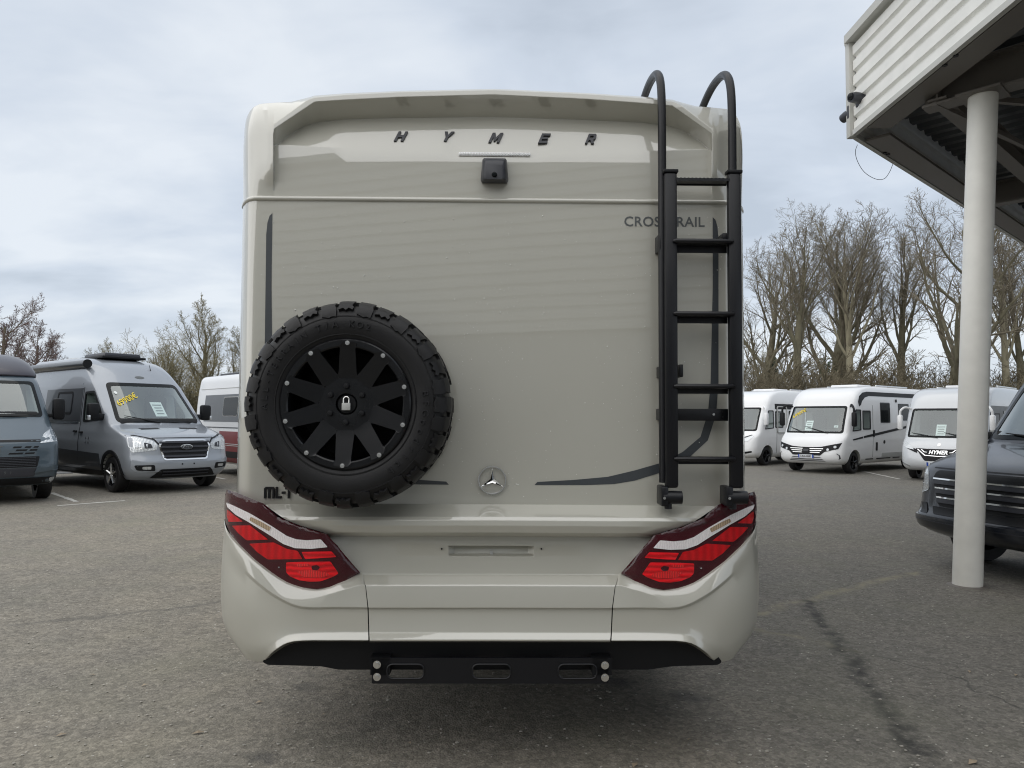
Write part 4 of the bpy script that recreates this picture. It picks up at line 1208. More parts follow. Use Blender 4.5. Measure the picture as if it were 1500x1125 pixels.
tree('olive', 1108, 508, 95, 'small distant bare tree beside the conifer', 1.9, GR)
tree('tallb', 1545, 290, 43, 'bare tree cut off by the right picture edge', .9, GR)
tree('olive', 310, 430, 52, 'round budding olive tree beside the motorhome on the left', .0, GL)
tree('bush', 262, 478, 58, 'low budding tree left of the round olive tree', 1.1, GL)
tree('bush', 226, 482, 56, 'low brown budding tree above the air conditioner', 2.2, GL)
tree('olive', 145, 492, 90, 'small distant bare tree above the grey van awning', 2.4, GL)
tree('red', 4, 425, 40, 'reddish bare tree at the left picture edge', 1.2, GL)
tree('red', 56, 462, 50, 'grey bare tree with upright twigs behind the awning van', 3.2, GL)
tree('bush', 190, 500, 75, 'small far bare tree just left of the roof hatch', .4, GL)
tree('olive', 352, 455, 56, 'olive budding tree half hidden by the left wall of the motorhome', 2.9, GL)
tree('red', -60, 420, 42, 'reddish bare tree beyond the left picture edge', 5.0, GL)
# ivy on the forked trunk
iv_r = random.Random(9)
q = at(1212, 318, 50)
im = MB()
for i in range(1500):
    z = iv_r.uniform(.2, 6.0) * (iv_r.random() ** .3); a = iv_r.uniform(0, 6.28); rr = .34 * (1 - z / 14) + iv_r.uniform(.0, .35)
    c = Vector((rr * math.cos(a), rr * math.sin(a), z)); s_ = iv_r.uniform(.05, .12)
    u = Vector((iv_r.gauss(0, 1), iv_r.gauss(0, 1), iv_r.gauss(0, 1))).normalized(); w = u.orthogonal().normalized()
    im.add([c + u * s_, c + w * s_, c - u * s_, c - w * s_], [(0, 1, 2, 3)])
o = im.build('ivy', M['ivy'], None, 0, False); o.location = (q.x, q.y, 0); tag(o, 'dark ivy climbing the forked bare tree', 'ivy')
# conifer
q = at(1133, 522, 75); H = q.z
cf = random.Random(2); cmx = MB(); troot = empty('conifer_tree', (q.x, q.y, 0)); tag(troot, 'small dark conifer beyond the first white motorhome', 'tree')
MB().tube([(0, 0, -.2), (0, 0, H)], [.18, .02], 7).build('trunk', M['bark'], troot)
for i in range(260):
    t = (i + .5) / 260; z = H * (.08 + .9 * t); a = i * 2.4; ln = (1 - t) * 1.7 + .15 + cf.uniform(-.15, .2)
    for k in range(9):
        u = (k + 1) / 9; c = Vector((math.cos(a) * ln * u, math.sin(a) * ln * u, z - .25 * ln * u + cf.uniform(-.08, .08)))
        d = Vector((cf.gauss(0, 1), cf.gauss(0, 1), cf.gauss(-.4, .6))).normalized() * .22; w = d.orthogonal().normalized() * .09
        cmx.add([c, c + d * .5 + w, c + d, c + d * .5 - w], [(0, 1, 2, 3)])
cmx.build('crown', M['conifer'], troot, 0, False)
# undergrowth: a thicket nobody could count
BU = [dict(spec_bush()[0], kids=11), dict(spec_bush(1, .05)[1], kids=6, seg=5, sides=3), dict(spec_bush()[2], kids=5, seg=3), dict(spec_bush()[3], kids=3, seg=2, rmin=.010), dict(spec_bush()[4], seg=1, rmin=.009)]
bt = Tree(101); bt.grow(Vector((0, 0, -.1)), Vector((0, 0, 1)), .55, .07, 0, BU)
bv = np.array(bt.t.v + bt.c.v); nb = len(bt.t.v)
bf = bt.t.f + [tuple(i + nb for i in f_) for f_ in bt.c.f]
bq = [f_ for f_ in bf]
ur = random.Random(31); AV, AF, nbv = [], [], len(bv)
def thicket(px, Y, h):
    c = gp(px, 640) ; c = at(px, 620, Y); a = ur.uniform(0, 6.28); s = h / bv[:, 2].max(); ca, sa = math.cos(a) * s * 1.25, math.sin(a) * s * 1.25
    x = bv[:, 0] * ca - bv[:, 1] * sa + c.x; y = bv[:, 0] * sa + bv[:, 1] * ca + c.y
    AF.append(len(AV) * nbv); AV.append(np.stack([x, y, bv[:, 2] * s], 1))
for px in range(1090, 1560, 9): thicket(px + ur.uniform(-6, 6), ur.uniform(38, 52), ur.uniform(3.2, 6.4))
for px in range(1150, 1540, 26): thicket(px, ur.uniform(34, 38), ur.uniform(2.8, 4.0))
for px in range(-60, 430, 17): thicket(px, ur.uniform(60, 72), ur.uniform(3.4, 5.0))
for px in range(430, 1090, 36): thicket(px, ur.uniform(58, 70), ur.uniform(3.2, 5.5))
allv = np.concatenate(AV); allf = [tuple(i + off for i in f_) for off in AF for f_ in bq]
tag(mk('undergrowth', allv.tolist(), allf, M['brush'], None, 0), 'brown leafless undergrowth along the edge of the yard', kind='stuff')
# far wood line
fr_ = random.Random(4); fm = MB()
for i in range(2600):
    a = R(-50 + 100 * i / 2600); Yd = fr_.uniform(150, 170); c = Vector((math.tan(a) * Yd, Yd, 0)); h = fr_.uniform(3.0, 6.5)
    fm.tube([c, c + Vector((fr_.uniform(-.8, .8), 0, h))], [.16, .04], 3, False)
    for k in range(5):
        b_ = c + Vector((0, 0, h * (.3 + .14 * k))); fm.tube([b_, b_ + Vector((fr_.uniform(-1.6, 1.6), fr_.uniform(-1, 1), fr_.uniform(.6, 1.8)))], [.07, .03], 3, False)
tag(fm.build('distant_woodland', M['far'], None, 0, False), 'low leafless wood on the horizon', kind='stuff')
# ------------------------------------------------------------------ parked vehicles
def one_sheet(v, f):
    n = len(v) // 2
    return v[:n], [q for q in f if max(q) < n]
class Vehicle:
    """local frame: x to the right of the picture when seen from the front, y backwards from the front, z up"""
    def __init__(s, name, label, group, axle, bearing, ya, slices, L_, paint, n_front=2.6, rr=.16, cat='camper van', scale=1.0):
        B_ = R(bearing); bk = Vector((math.sin(B_), math.cos(B_), 0))
        o = Vector((axle[0], axle[1], 0)) - bk * ya * scale
        s.root = empty(name, o, -B_); tag(s.root, label, cat, group)
        s.root.scale = (scale,) * 3
        s.ya, s.L = ya, L_
        # slices: (z, front y, half width, front rounding depth)
        z0 = [q[0] for q in slices]
        P = catmull([Vector((q[1], q[2], q[3])) for q in slices], 3); Z = [p.x for p in catmull([Vector((z, 0, 0)) for z in z0], 3)]
        v = []; NA = 14; ys = [.12, .25, .4, .55, .7, .85]
        for z, p in zip(Z, P):
            yf, w, df = p.x, p.y, p.z
            right = []
            for k in range(NA + 1):
                th = k / NA * math.pi / 2
                right.append((w * math.sin(th) ** (2 / n_front), yf + df * (1 - max(0, math.cos(th)) ** (2 / n_front))))
            y0, y1 = yf + df, L_ - rr
            for t in ys: right.append((w, y0 + (y1 - y0) * t))
            for k in range(5):
                th = k / 4 * math.pi / 2
                right.append((w - rr + rr * math.cos(th), L_ - rr + rr * math.sin(th)))
            ringp = right + [(-x, y) for (x, y) in reversed(right[1:])]
            v += [(x, y, z) for (x, y) in ringp]
        n = len(ringp); nz = len(Z); f = []
        for i in range(nz - 1):
            for k in range(n):
                k2 = (k + 1) % n
                f.append((i * n + k, i * n + k2, (i + 1) * n + k2, (i + 1) * n + k))
        f.append(tuple(reversed(range(n)))); f.append(tuple((nz - 1) * n + k for k in range(n)))
        s.body = mk('body', v, f, [paint, M['dark']], s.root, 32, True)
        s.bvh = BVHTree.FromPolygons([q.co.copy() for q in s.body.data.vertices], [tuple(p.vertices) for p in s.body.data.polygons])
        s.paint = paint; s.cut = []
    def hit_front(s, x, z):
        h = s.bvh.ray_cast(Vector((x, -3, z)), Vector((0, 1, 0)))
        if h[0] is None or h[0].y > 3.5:
            h = s.bvh.find_nearest(Vector((x, .5, z)))
        return h[0]
    def hit_side(s, y, z, sd):
        h = s.bvh.ray_cast(Vector((sd * 3, y, z)), Vector((-sd, 0, 0)))
        if h[0] is None: h = s.bvh.find_nearest(Vector((sd * 1.0, y, z)))
        return h[0]
    def front(s, name, outline, mt, off=.006, th=.02, rad=.0, holes=(), grid=.09, parent=None, mirror=False):
        objs = []
        for sg in ((1, -1) if mirror else (1,)):
            ol = [(sg * x, z) for (x, z) in outline]
            if rad: ol = round_poly(ol, rad, 4)
            bm = flat_mesh(ol, [[(sg * x, z) for (x, z) in h] for h in holes], grid)
            v, f = solid_from_flat(bm, lambda x, z: s.hit_front(x, z) + Vector((0, -off, 0)), lambda x, z: s.hit_front(x, z) + Vector((0, th, 0)))
            if mt is M['glass']: v, f = one_sheet(v, f)
            objs.append(mk(name, v, f, mt, parent or s.root, 30, mt is not M['glass']))
        return objs if mirror else objs[0]
    def side(s, name, outline, mt, sd, off=.006, th=.02, rad=.0, holes=(), grid=(.3, .05), parent=None):
        off += .003
        ol = round_poly(outline, rad, 4) if rad else list(outline)
        bm = flat_mesh(ol, holes, grid)
        v, f = solid_from_flat(bm, lambda y, z: s.hit_side(y, z, sd) + Vector((sd * off, 0, 0)), lambda y, z: s.hit_side(y, z, sd) - Vector((sd * th, 0, 0)))
        if mt is M['glass']: v, f = one_sheet(v, f)
        return mk(name, v, f, mt, parent or s.root, 30, mt is not M['glass'])
    def cutter(s, verts, faces):
        o = mk('cutter', verts, faces, [s.paint, M['dark']], s.root, 0, True)
        for p in o.data.polygons: p.material_index = 1
        s.cut.append(o)
    def cut_front(s, outline, y1):
        n = len(outline)
        s.cutter([(x, -2, z) for x, z in outline] + [(x, y1, z) for x, z in outline], [tuple(range(n)), tuple(reversed(range(n, 2 * n)))] + [(i, (i + 1) % n, n + (i + 1) % n, n + i) for i in range(n)])
    def cut_side(s, outline):
        n = len(outline)
        s.cutter([(-3, y, z) for y, z in outline] + [(3, y, z) for y, z in outline], [tuple(range(n)), tuple(reversed(range(n, 2 * n)))] + [(i, (i + 1) % n, n + (i + 1) % n, n + i) for i in range(n)])
    def arches(s, ys, r_, zc, inner=.58):
        for y in ys:
            for sd in (-1, 1):
                n = 28
                a = [(sd * inner, y + r_ * math.cos(2 * math.pi * k / n), zc + r_ * math.sin(2 * math.pi * k / n)) for k in range(n)]
                b = [(sd * 1.6, q[1], q[2]) for q in a]
                s.cutter(a + b, [tuple(range(n)), tuple(reversed(range(n, 2 * n)))] + [(i, (i + 1) % n, n + (i + 1) % n, n + i) for i in range(n)])
    def finish(s):
        bool_cut(s.body, s.cut); s.cut = []
    def wheels(s, ys, r_, track, rimmat, sides=(-1, 1)):
        for y in ys:
            for sd in sides:
                w = empty('wheel'); w.parent = s.root; w.location = (sd * track, y, r_); w.rotation_euler = (0, 0, R(90) if sd > 0 else R(-90))
                rim = r_ * .62
                MB().lathe([(rim, -.10), (rim + .01, -.115), (r_ * .84, -.125), (r_ * .95, -.11), (r_, -.08), (r_, .08), (r_ * .95, .11), (rim, .10)], 36).build('tyre', M['rubber'], w, 40)
                MB().lathe([(0, -.055), (rim * .9, -.05), (rim * .96, -.09), (rim + .005, -.112), (rim + .008, -.09)], 30).build('rim', M['rim'], w, 35)
                m_ = MB()
                for k in range(5):
                    a = R(90 + 72 * k)
                    m_.tube([(math.cos(a) * .03, -.085, math.sin(a) * .03), (math.cos(a) * rim * .95, -.10, math.sin(a) * rim * .95)], [.045, .03], 6, True, .5)
                m_.tube([(0, -.05, 0), (0, -.105, 0)], .06, 12)
                m_.build('spokes', rimmat, w, 30)
    def box(s, name, c, size, mt, bev=.01, parent=None, m=None):
        return MB().box(c, size, m, bev).build(name, mt, parent or s.root, 35)
    def cab(s, zf, yd, dash=None, steer=-.42):
        """dashboard, seats and steering wheel"""
        d = MB(); d.box((0, yd + .28, zf + .04), (1.6, .55, .14), None, .04); d.build('dashboard', M['fabric'], s.root)
        for sd in (-1, 1):
            m_ = MB(); m_.box((sd * .45, yd + 1.22, zf + .28), (.46, .16, .62), None, .06); m_.box((sd * .45, yd + 1.22, zf + .68), (.26, .12, .18), None, .05)
            m_.build('seat', M['fabric'], s.root)
        rg_ = [(steer + .18 * math.cos(a), yd + .62 + .05 * math.sin(a), zf + .14 + .15 * math.sin(a)) for a in [2 * math.pi * k / 20 for k in range(22)]]
        MB().tube(rg_, .014, 6, False).build('steering_wheel', M['black'], s.root)
    def text_front(s, txt, x, z, size, mt, off=.012, rot=0.0, **kw):
        v, f = text_geom(txt, size, **kw); ca, sa = math.cos(rot), math.sin(rot)
        out = []
        for p in v:
            a, b = x + p.x * ca - p.y * sa, z + p.x * sa + p.y * ca
            out.append(s.hit_front(a, b) + Vector((0, -off, 0)))
        return mk('lettering', out, f, mt, s.root, 0)
    def wiper(s, a, b):
        pts = [s.hit_front(a[0] + (b[0] - a[0]) * t, a[1] + (b[1] - a[1]) * t) + Vector((0, -.03, 0)) for t in (0, .3, .6, 1)]
        MB().tube(pts, [.014, .01, .012, .006], 5).build('wiper', M['black'], s.root)
    def sheet(s, x, z, w, h):
        v = [s.hit_front(x + i * w / 2, z + j * h / 2) + Vector((0, .03, 0)) for i, j in ((-1, -1), (1, -1), (1, 1), (-1, 1))]
        o = mk('price_sheet', v, [(0, 1, 2, 3)], M['paper'], s.root, 0)
        for k in range(4):
            zz_ = z + h * (.3 - .2 * k); ww = w * (.32 if k else .4)
            v = [s.hit_front(x + i * ww, zz_ + j * h * .03) + Vector((0, .022, 0)) for i, j in ((-1, -1), (1, -1), (1, 1), (-1, 1))]
            mk('print_line', v, [(0, 1, 2, 3)], M['decal2'], o, 0)
def ringof(outline, k):
    """outline shrunk towards its middle by the distance k"""
    out = []; n = len(outline)
    for i in range(n):
        p0, p, p1 = Vector(outline[i - 1]), Vector(outline[i]), Vector(outline[(i + 1) % n])
        e0, e1 = (p - p0).normalized(), (p1 - p).normalized()
        n0, n1 = Vector((-e0.y, e0.x)), Vector((-e1.y, e1.x)); m_ = (n0 + n1)
        m_ = m_ / max(.3, m_.dot(n0)) if m_.length > 1e-6 else n0
        out.append(tuple(p + m_ * k))
    return out
def ccw(o): 
    a = sum(o[i - 1][0] * o[i][1] - o[i][0] * o[i - 1][1] for i in range(len(o)))
    return o if a > 0 else o[::-1]
def inset(outline, k, rad, n=4):
    return round_poly(ringof(ccw(outline), k), rad * .7, n)
def screen(V_, outline, y1, rad=.08, border=.06, side=None):
    ol = round_poly(ccw(outline), rad, 4)
    inner = inset(outline, border, rad)
    V_.cut_front(inner, y1)
    V_.front('windscreen_frame', ol, M['tint'], .006, .015, holes=[inner])
    V_.front('windscreen', inset(outline, border * .6, rad), M['glass'], -.001, .004)
def side_win(V_, outline, sd, rad=.05, border=.03, glass=True, frame='black', both=True):
    ol = round_poly(ccw(outline), rad, 3); inner = inset(outline, border, rad)
    V_.side('window_frame', ol, M[frame], sd, .008, .015, holes=[inner])
    V_.side('window', inset(outline, border * .5, rad), M['glass'] if glass else M['tint'], sd, .002, .004)

GVL, GVR = 'camper vans parked on the left', 'white motorhomes parked on the right'
# ---- grey van with awning
pg = mat('grey van paint', (.30, .325, .36), .3, .25, .8, var=.02)
pgd = mat('dark grey van paint', (.045, .05, .058), .35, .2, .5, var=.03)
sl = [(.27, .14, .90, .40), (.34, .05, .95, .42), (.45, .0, 1.0, .42), (.60, -.01, 1.02, .42), (.72, .03, 1.03, .42), (.80, .045, 1.03, .42), (.95, .07, 1.03, .42), (1.05, .11, 1.02, .42), (1.11, .20, 1.015, .42), (1.17, .42, 1.01, .40), (1.24, .72, 1.0, .36), (1.31, .98, .99, .32),
      (1.38, 1.08, .985, .30), (1.6, 1.34, .97, .30), (1.85, 1.63, .945, .30), (2.08, 1.90, .92, .30), (2.2, 2.05, .90, .33), (2.4, 2.32, .87, .4), (2.55, 2.60, .84, .5), (2.64, 2.95, .79, .6), (2.685, 3.35, .70, .6), (2.70, 3.8, .55, .5)]
FB = -42.5
ford = Vehicle('camper_van', 'grey high roof camper van with rolled awning and yellow windscreen price', GVL, (-7.2, 15.35), -51, .98, [(z if z < 1.35 else 1.35 + (z - 1.35) * 1.07, a, b, c) for z, a, b, c in sl], 5.9, pg)
ws = [(-.86, 1.36), (.86, 1.36), (.74, 2.20), (-.74, 2.20)]
screen(ford, ws, 2.6, .10, .07)
swin = [(1.5, 1.42), (2.45, 1.36), (2.5, 2.0), (2.05, 2.02), (1.62, 1.62)]
ford.cut_side(inset(swin, .04, .06))
ford.arches((.98, 4.6), .40, .36)
ford.finish()
for sd in (-1, 1):
    side_win(ford, swin, sd, .06, .045, True, 'black')
    side_win(ford, [(3.1, 1.52), (3.95, 1.52), (3.95, 2.02), (3.1, 2.02)], sd, .09, .05, False)
    ford.side('lower_panel', [(1.45, .40), (4.05, .40), (4.05, .80), (1.52, .74)], pgd, sd, .004, .01)
    ford.side('dark_band', [(2.62, 1.38), (4.6, 1.38), (4.6, 2.08), (2.62, 2.08)], pgd, sd, .003, .01)
    ford.side('waist_trim', [(2.65, 1.335), (4.3, 1.335), (4.3, 1.37), (2.65, 1.37)], M['chrome'], sd, .008, .01)
    ford.side('side_sill', [(1.45, .30), (4.1, .30), (4.1, .40), (1.45, .40)], M['black'], sd, .02, .01)
    ford.side('door_seam', [(2.565, .42), (2.575, .42), (2.575, 2.1), (2.565, 2.1)], M['black'], sd, .004, .01)
    ford.side('door_handle', [(2.38, 1.13), (2.52, 1.13), (2.52, 1.17), (2.38, 1.17)], M['black'], sd, .03, .01, .01)
    ford.side('door_handle', [(2.68, 1.15), (2.82, 1.15), (2.82, 1.19), (2.68, 1.19)], M['black'], sd, .03, .01, .01)
    for k in range(2):
        c_ = 2.05 + .14 * k
        for (a_, b_) in ((0, .0), (0, .09)):
            ford.side('door_mark', [(c_ - .03, .93 + b_), (c_ + .03, .93 + b_), (c_ + (.0), .99 + b_)], M['decal'], sd, .004, .01)
    n_ = 18
    arch = [(.98 + .47 * math.cos(R(180 * k / n_)), .36 + .47 * math.sin(R(180 * k / n_))) for k in range(n_ + 1)] + [(.98 + .40 * math.cos(R(180 - 180 * k / n_)), .36 + .40 * math.sin(R(180 - 180 * k / n_))) for k in range(n_ + 1)]
    ford.side('wheel_arch', arch, M['black'], sd, .02, .03)
    # mirror
    q = ford.hit_side(1.48, 1.48, sd)
    mr = ford.box('mirror', q + Vector((sd * .20, .02, .10)), (.22, .16, .34), M['black'], .05)
    ford.box('mirror_arm', q + Vector((sd * .06, .02, .0)), (.16, .08, .12), M['black'], .02, mr)
    ford.box('mirror_lamp', q + Vector((sd * .29, -.03, -.02)), (.05, .08, .10), M['headlamp'], .015, mr)
# face
ford.front('headlamp', [(.56, .84), (.96, .80), (1.0, .93), (.99, 1.09), (.90, 1.10), (.62, 1.02), (.54, .95)], M['headlamp'], .008, .02, .03, mirror=True)
ford.front('lamp_reflector', [(.63, .88), (.76, .87), (.77, .99), (.65, .96)], M['letter'], .010, .02, .02, mirror=True)
ford.front('lamp_reflector', [(.80, .865), (.92, .86), (.94, 1.03), (.82, 1.0)], M['steel'], .010, .02, .02, mirror=True)
ford.front('headlamp_edge', [(.53, .94), (.60, 1.035), (.88, 1.115), (.99, 1.11), (.98, 1.13), (.86, 1.135), (.58, 1.055), (.50, .95)], M['black'], .006, .01, mirror=True)
gr_o = [(-.53, .94), (-.44, .64), (.44, .64), (.53, .94), (.42, 1.04), (-.42, 1.04)]
ford.front('grille_surround', gr_o, M['chrome'], .012, .02, .05)
ford.front('grille', ringof(ccw(gr_o), .03), M['black'], .016, .02, .04)
for z in (.70, .79, .88, .97):
    ford.front('grille_bar', [(-.46 - (z - .8) * .25, z), (.46 + (z - .8) * .25, z), (.46 + (z - .8) * .25, z + .035), (-.46 - (z - .8) * .25, z + .035)], M['letter'], .035, .02, .008)
ov = lambda a, b, cz: [(a * math.cos(2 * math.pi * k / 24), cz + b * math.sin(2 * math.pi * k / 24)) for k in range(24)]
ford.front('badge', ov(.125, .055, .89), M['chrome'], .05, .02)
ford.front('badge_field', ov(.112, .045, .89), M['decal'], .053, .02)
ford.text_front('Ford', 0, .89, .085, M['chrome'], .058, shear=.3)
ford.front('bumper', [(-.98, .50), (-.9, .42), (.9, .42), (.98, .50), (.98, .66), (.6, .60), (-.6, .60), (-.98, .66)], pg, .02, .02, .02)
ford.front('lower_intake', [(-.66, .30), (.66, .30), (.5, .47), (-.5, .47)], M['black'], .026, .02, .03)
for z in (.35, .41):
    ford.front('intake_bar', [(-.46, z), (.46, z), (.46, z + .02), (-.46, z + .02)], M['letter'], .04, .02)
ford.front('fog_recess', [(.60, .44), (.90, .46), (.94, .56), (.62, .56)], M['black'], .026, .02, .03, mirror=True)
ford.front('fog_lamp', [(.68, .475), (.82, .48), (.82, .53), (.68, .53)], M['headlamp'], .032, .02, .015, mirror=True)
for x in (-.1, .14): ford.front('plate_hole', [(x - .014, .545), (x + .014, .545), (x + .014, .573), (x - .014, .573)], M['black'], .024, .01)
ford.front('bonnet_vent', [(.20, 1.235), (.58, 1.225), (.60, 1.252), (.22, 1.262)], M['black'], .006, .01, mirror=True)
ford.front('bonnet_edge', [(-.62, 1.065), (.62, 1.065), (.62, 1.078), (-.62, 1.078)], M['black'], .004, .01)
ford.front('roof_badge', ov(.10, .03, 2.33), M['decal2'], .006, .01)
ford.wiper((-.05, 1.36), (-.68, 1.50)); ford.wiper((.62, 1.36), (.0, 1.38))
ford.text_front('69900€', -.48, 1.84, .155, M['yellow'], .014, R(24), offset=.001)
ford.sheet(.08, 1.64, .24, .30)
ford.front('round_sticker', [(-.64 + .03 * math.cos(k * .524), 1.98 + .03 * math.sin(k * .524)) for k in range(12)], M['paper'], .012, .002)
ford.cab(1.34, 1.1)
ford.wheels((.98, 4.6), .355, .90, M['steel'])
# roof gear
ford.box('roof_hatch', (0, 3.5, 2.84), (.80, 1.1, .12), M['letter'], .05); ford.box('hatch_rim', (0, 3.5, 2.795), (.95, 1.25, .05), M['black'], .02)
ford.box('roof_vent', (0, 5.1, 2.83), (.6, .6, .08), M['pale'], .03)
aw = MB().tube([(-.90, 2.55, 2.60), (-.90, 5.75, 2.60)], .085, 14).build('awning_case', pgd, ford.root)
for y in (2.53, 5.77): MB().tube([(-.90, y, 2.60), (-.90, y + .03, 2.60)], .092, 14).build('awning_cap', M['black'], aw)
MB().tube([ford.hit_front(.35, 2.5), ford.hit_front(.35, 2.5) + Vector((.0, .08, .14))], [.01, .004], 5).build('aerial', M['black'], ford.root)
ford.box('entry_step', (-1.1, 3.4, .28), (.34, .8, .03), M['white'], .01)

# ---- blue grey van at the left edge with a dark pop-up roof
pb = mat('blue grey van paint', (.06, .085, .105), .3, .2, .7, var=.03)
pop = mat('plum black roof shell', (.045, .042, .055), .4, 0, .3)
sl = [(.30, .16, .90, .34), (.36, .05, .96, .36), (.48, .0, 1.0, .36), (.62, -.01, 1.015, .36), (.80, .02, 1.02, .36), (.98, .05, 1.02, .36), (1.06, .10, 1.02, .36), (1.12, .20, 1.01, .36), (1.20, .36, 1.0, .34), (1.32, .60, .99, .30), (1.42, .80, .985, .26), (1.5, .92, .98, .24), (1.75, 1.16, .955, .24), (2.0, 1.42, .92, .26), (2.18, 1.62, .89, .3), (2.28, 1.85, .86, .4), (2.34, 2.2, .80, .5), (2.36, 2.8, .6, .5)]
fiat = Vehicle('camper_van', 'blue grey camper van with dark raised roof at the left picture edge', GVL, (-9.2, 12.95), FB + 1, .93, sl, 5.9, pb, 3.0)
screen(fiat, [(-.88, 1.47), (.88, 1.47), (.80, 2.14), (-.80, 2.14)], 2.3, .08, .055)
fw = [(1.25, 1.5), (2.2, 1.42), (2.2, 2.05), (1.75, 2.05)]
fiat.cut_side(inset(fw, .04, .05)); fiat.arches((.93, 4.7), .39, .35); fiat.finish()
for sd in (-1, 1):
    side_win(fiat, fw, sd, .05, .045)
    side_win(fiat, [(2.9, 1.5), (3.8, 1.5), (3.8, 2.0), (2.9, 2.0)], sd, .09, .05, False)
    q = fiat.hit_side(1.22, 1.5, sd)
    mr = fiat.box('mirror', q + Vector((sd * .18, .0, .12)), (.20, .16, .40), M['black'], .05); fiat.box('mirror_arm', q + Vector((sd * .05, 0, .0)), (.14, .08, .08), M['black'], .02, mr)
fiat.front('headlamp', [(.70, 1.02), (.98, 1.05), (1.0, 1.10), (.99, 1.24), (.93, 1.26), (.80, 1.18)], M['headlamp'], .006, .02, .02, mirror=True)
fiat.front('bonnet_gap', [(-.9, 1.045), (.72, 1.045), (.72, 1.085), (-.72, 1.085)], M['black'], .004, .01)
for sg in (1, -1):
    for r_i, (z, xs_) in enumerate(((.945, ((.30, .42), (.47, .56), (.60, .67))), (.895, ((.34, .50), (.54, .65))), (.84, ((.24, .44), (.47, .61))))):
        for (a_, b_) in xs_:
            fiat.front('slot', [(sg * a_, z), (sg * b_, z), (sg * (b_ + .02), z + .028), (sg * (a_ + .02), z + .028)], M['black'], .004, .01)
fiat.text_front('FIAT', .0, .925, .16, M['decal2'], .008, spacing=1.1)
fiat.front('lower_grille', [(-.66, .62), (.66, .62), (.70, .80), (-.70, .80)], M['black'], .008, .02, .02)
for k in range(6):
    z = .64 + .027 * k; fiat.front('grille_bar', [(-.64, z), (.64, z), (.64, z + .008), (-.64, z + .008)], M['letter'], .02, .01)
fiat.front('plate_panel', [(-.62, .46), (.62, .46), (.66, .61), (-.66, .61)], M['letter'], .014, .02, .02)
for i, x in enumerate((.02, .1, .2, .28)): fiat.text_front('7291'[i], x, .535, .07, M['decal2'], .018)
fiat.front('bumper_strip', [(.62, .52), (1.0, .56), (1.0, .64), (.66, .62)], pb, .03, .02, .01, mirror=True)
fiat.front('lower_lip', [(-.95, .32), (.95, .32), (.98, .44), (-.98, .44)], M['black'], .012, .02, .02)
fiat.front('fog_lamp', [(.86, .36), (.94, .37), (.94, .43), (.86, .43)], M['headlamp'], .02, .02, .02, mirror=True)
fiat.wiper((.0, 1.475), (.62, 1.49)); fiat.wiper((-.7, 1.475), (-.1, 1.49))
fiat.cab(1.46, .95); fiat.wheels((.93, 4.7), .35, .88, M['rim'])
# raised roof shell
psl = [(2.22, 1.72, .90, .35), (2.26, 1.68, .905, .35), (2.36, 1.76, .89, .4), (2.50, 2.0, .84, .45), (2.62, 2.35, .76, .5), (2.70, 2.75, .64, .5), (2.72, 3.2, .4, .4)]
ps = Vehicle('roof_tmp', '', None, (0, 0), 0, 0, psl, 5.7, pop)
ps.body.parent = fiat.root; ps.body.name = 'raised_roof'; bpy.data.objects.remove(ps.root)

# ---- white and red van behind the grey one
pr_ = mat('deep red van paint', (.24, .006, .012), .35, 0, .15, spec=.3)
wr = Vehicle('camper_van', 'white and red van with dark side windows, half hidden by the motorhome', GVL, (-4.75, 17.6), FB, .98, [(.30, .14, .92, .40), (.45, .0, 1.0, .42), (.8, .03, 1.02, .42), (1.08, .16, 1.015, .42), (1.2, .55, 1.0, .38), (1.34, .98, .99, .30), (1.8, 1.5, .96, .28), (2.1, 1.85, .93, .28), (2.3, 2.15, .90, .35), (2.45, 2.45, .87, .45), (2.56, 2.8, .80, .5), (2.6, 3.2, .66, .5)], 5.9, M['white'])
screen(wr, [(-.84, 1.37), (.84, 1.37), (.74, 2.1), (-.74, 2.1)], 2.5)
wr.arches((.98, 4.6), .39, .35); wr.finish()
for sd in (-1, 1):
    wr.side('red_panel', [(1.5, .62), (4.0, .62), (4.0, 1.12), (1.42, 1.12)], pr_, sd, .004, .01)
    wr.side('red_panel', [(1.5, .34), (4.0, .34), (4.0, .46), (1.5, .46)], pr_, sd, .004, .01)
    wr.side('sill_band', [(1.5, .46), (4.0, .46), (4.0, .62), (1.5, .62)], M['black'], sd, .004, .01)
    for z in (.76, .80): wr.side('pinstripe', [(1.5, z), (4.0, z), (4.0, z + .014), (1.5, z + .014)], M['white'], sd, .007, .01)
    wr.side('dark_band', [(2.55, 1.36), (5.2, 1.36), (5.2, 2.06), (2.55, 2.06)], M['decal'], sd, .003, .01)
    wr.side('window_frame', [(2.95, 1.5), (3.9, 1.5), (3.9, 2.0), (2.95, 2.0)], M['pale'], sd, .008, .01, .08)
    wr.side('window', [(2.97, 1.52), (3.88, 1.52), (3.88, 1.98), (2.97, 1.98)], M['tint'], sd, .012, .01, .07)
    wr.side('window', [(1.5, 1.40), (2.4, 1.34), (2.4, 2.04), (2.05, 2.04)], M['tint'], sd, .006, .01, .05)
    for y in (2.48, 2.60, 2.70): wr.side('window_trim', [(y, 1.33), (y + .025, 1.33), (y + .025, 2.07), (y, 2.07)], M['pale'], sd, .014, .01)
    wr.side('slide_rail', [(2.6, 1.20), (5.0, 1.20), (5.0, 1.225), (2.6, 1.225)], M['letter'], sd, .006, .01)
    wr.side('roof_seam', [(2.6, 2.22), (5.6, 2.22), (5.6, 2.235), (2.6, 2.235)], M['pale'], sd, .006, .01)
    wr.side('door_handle', [(2.2, 1.15), (2.38, 1.15), (2.38, 1.19), (2.2, 1.19)], M['black'], sd, .03, .01)
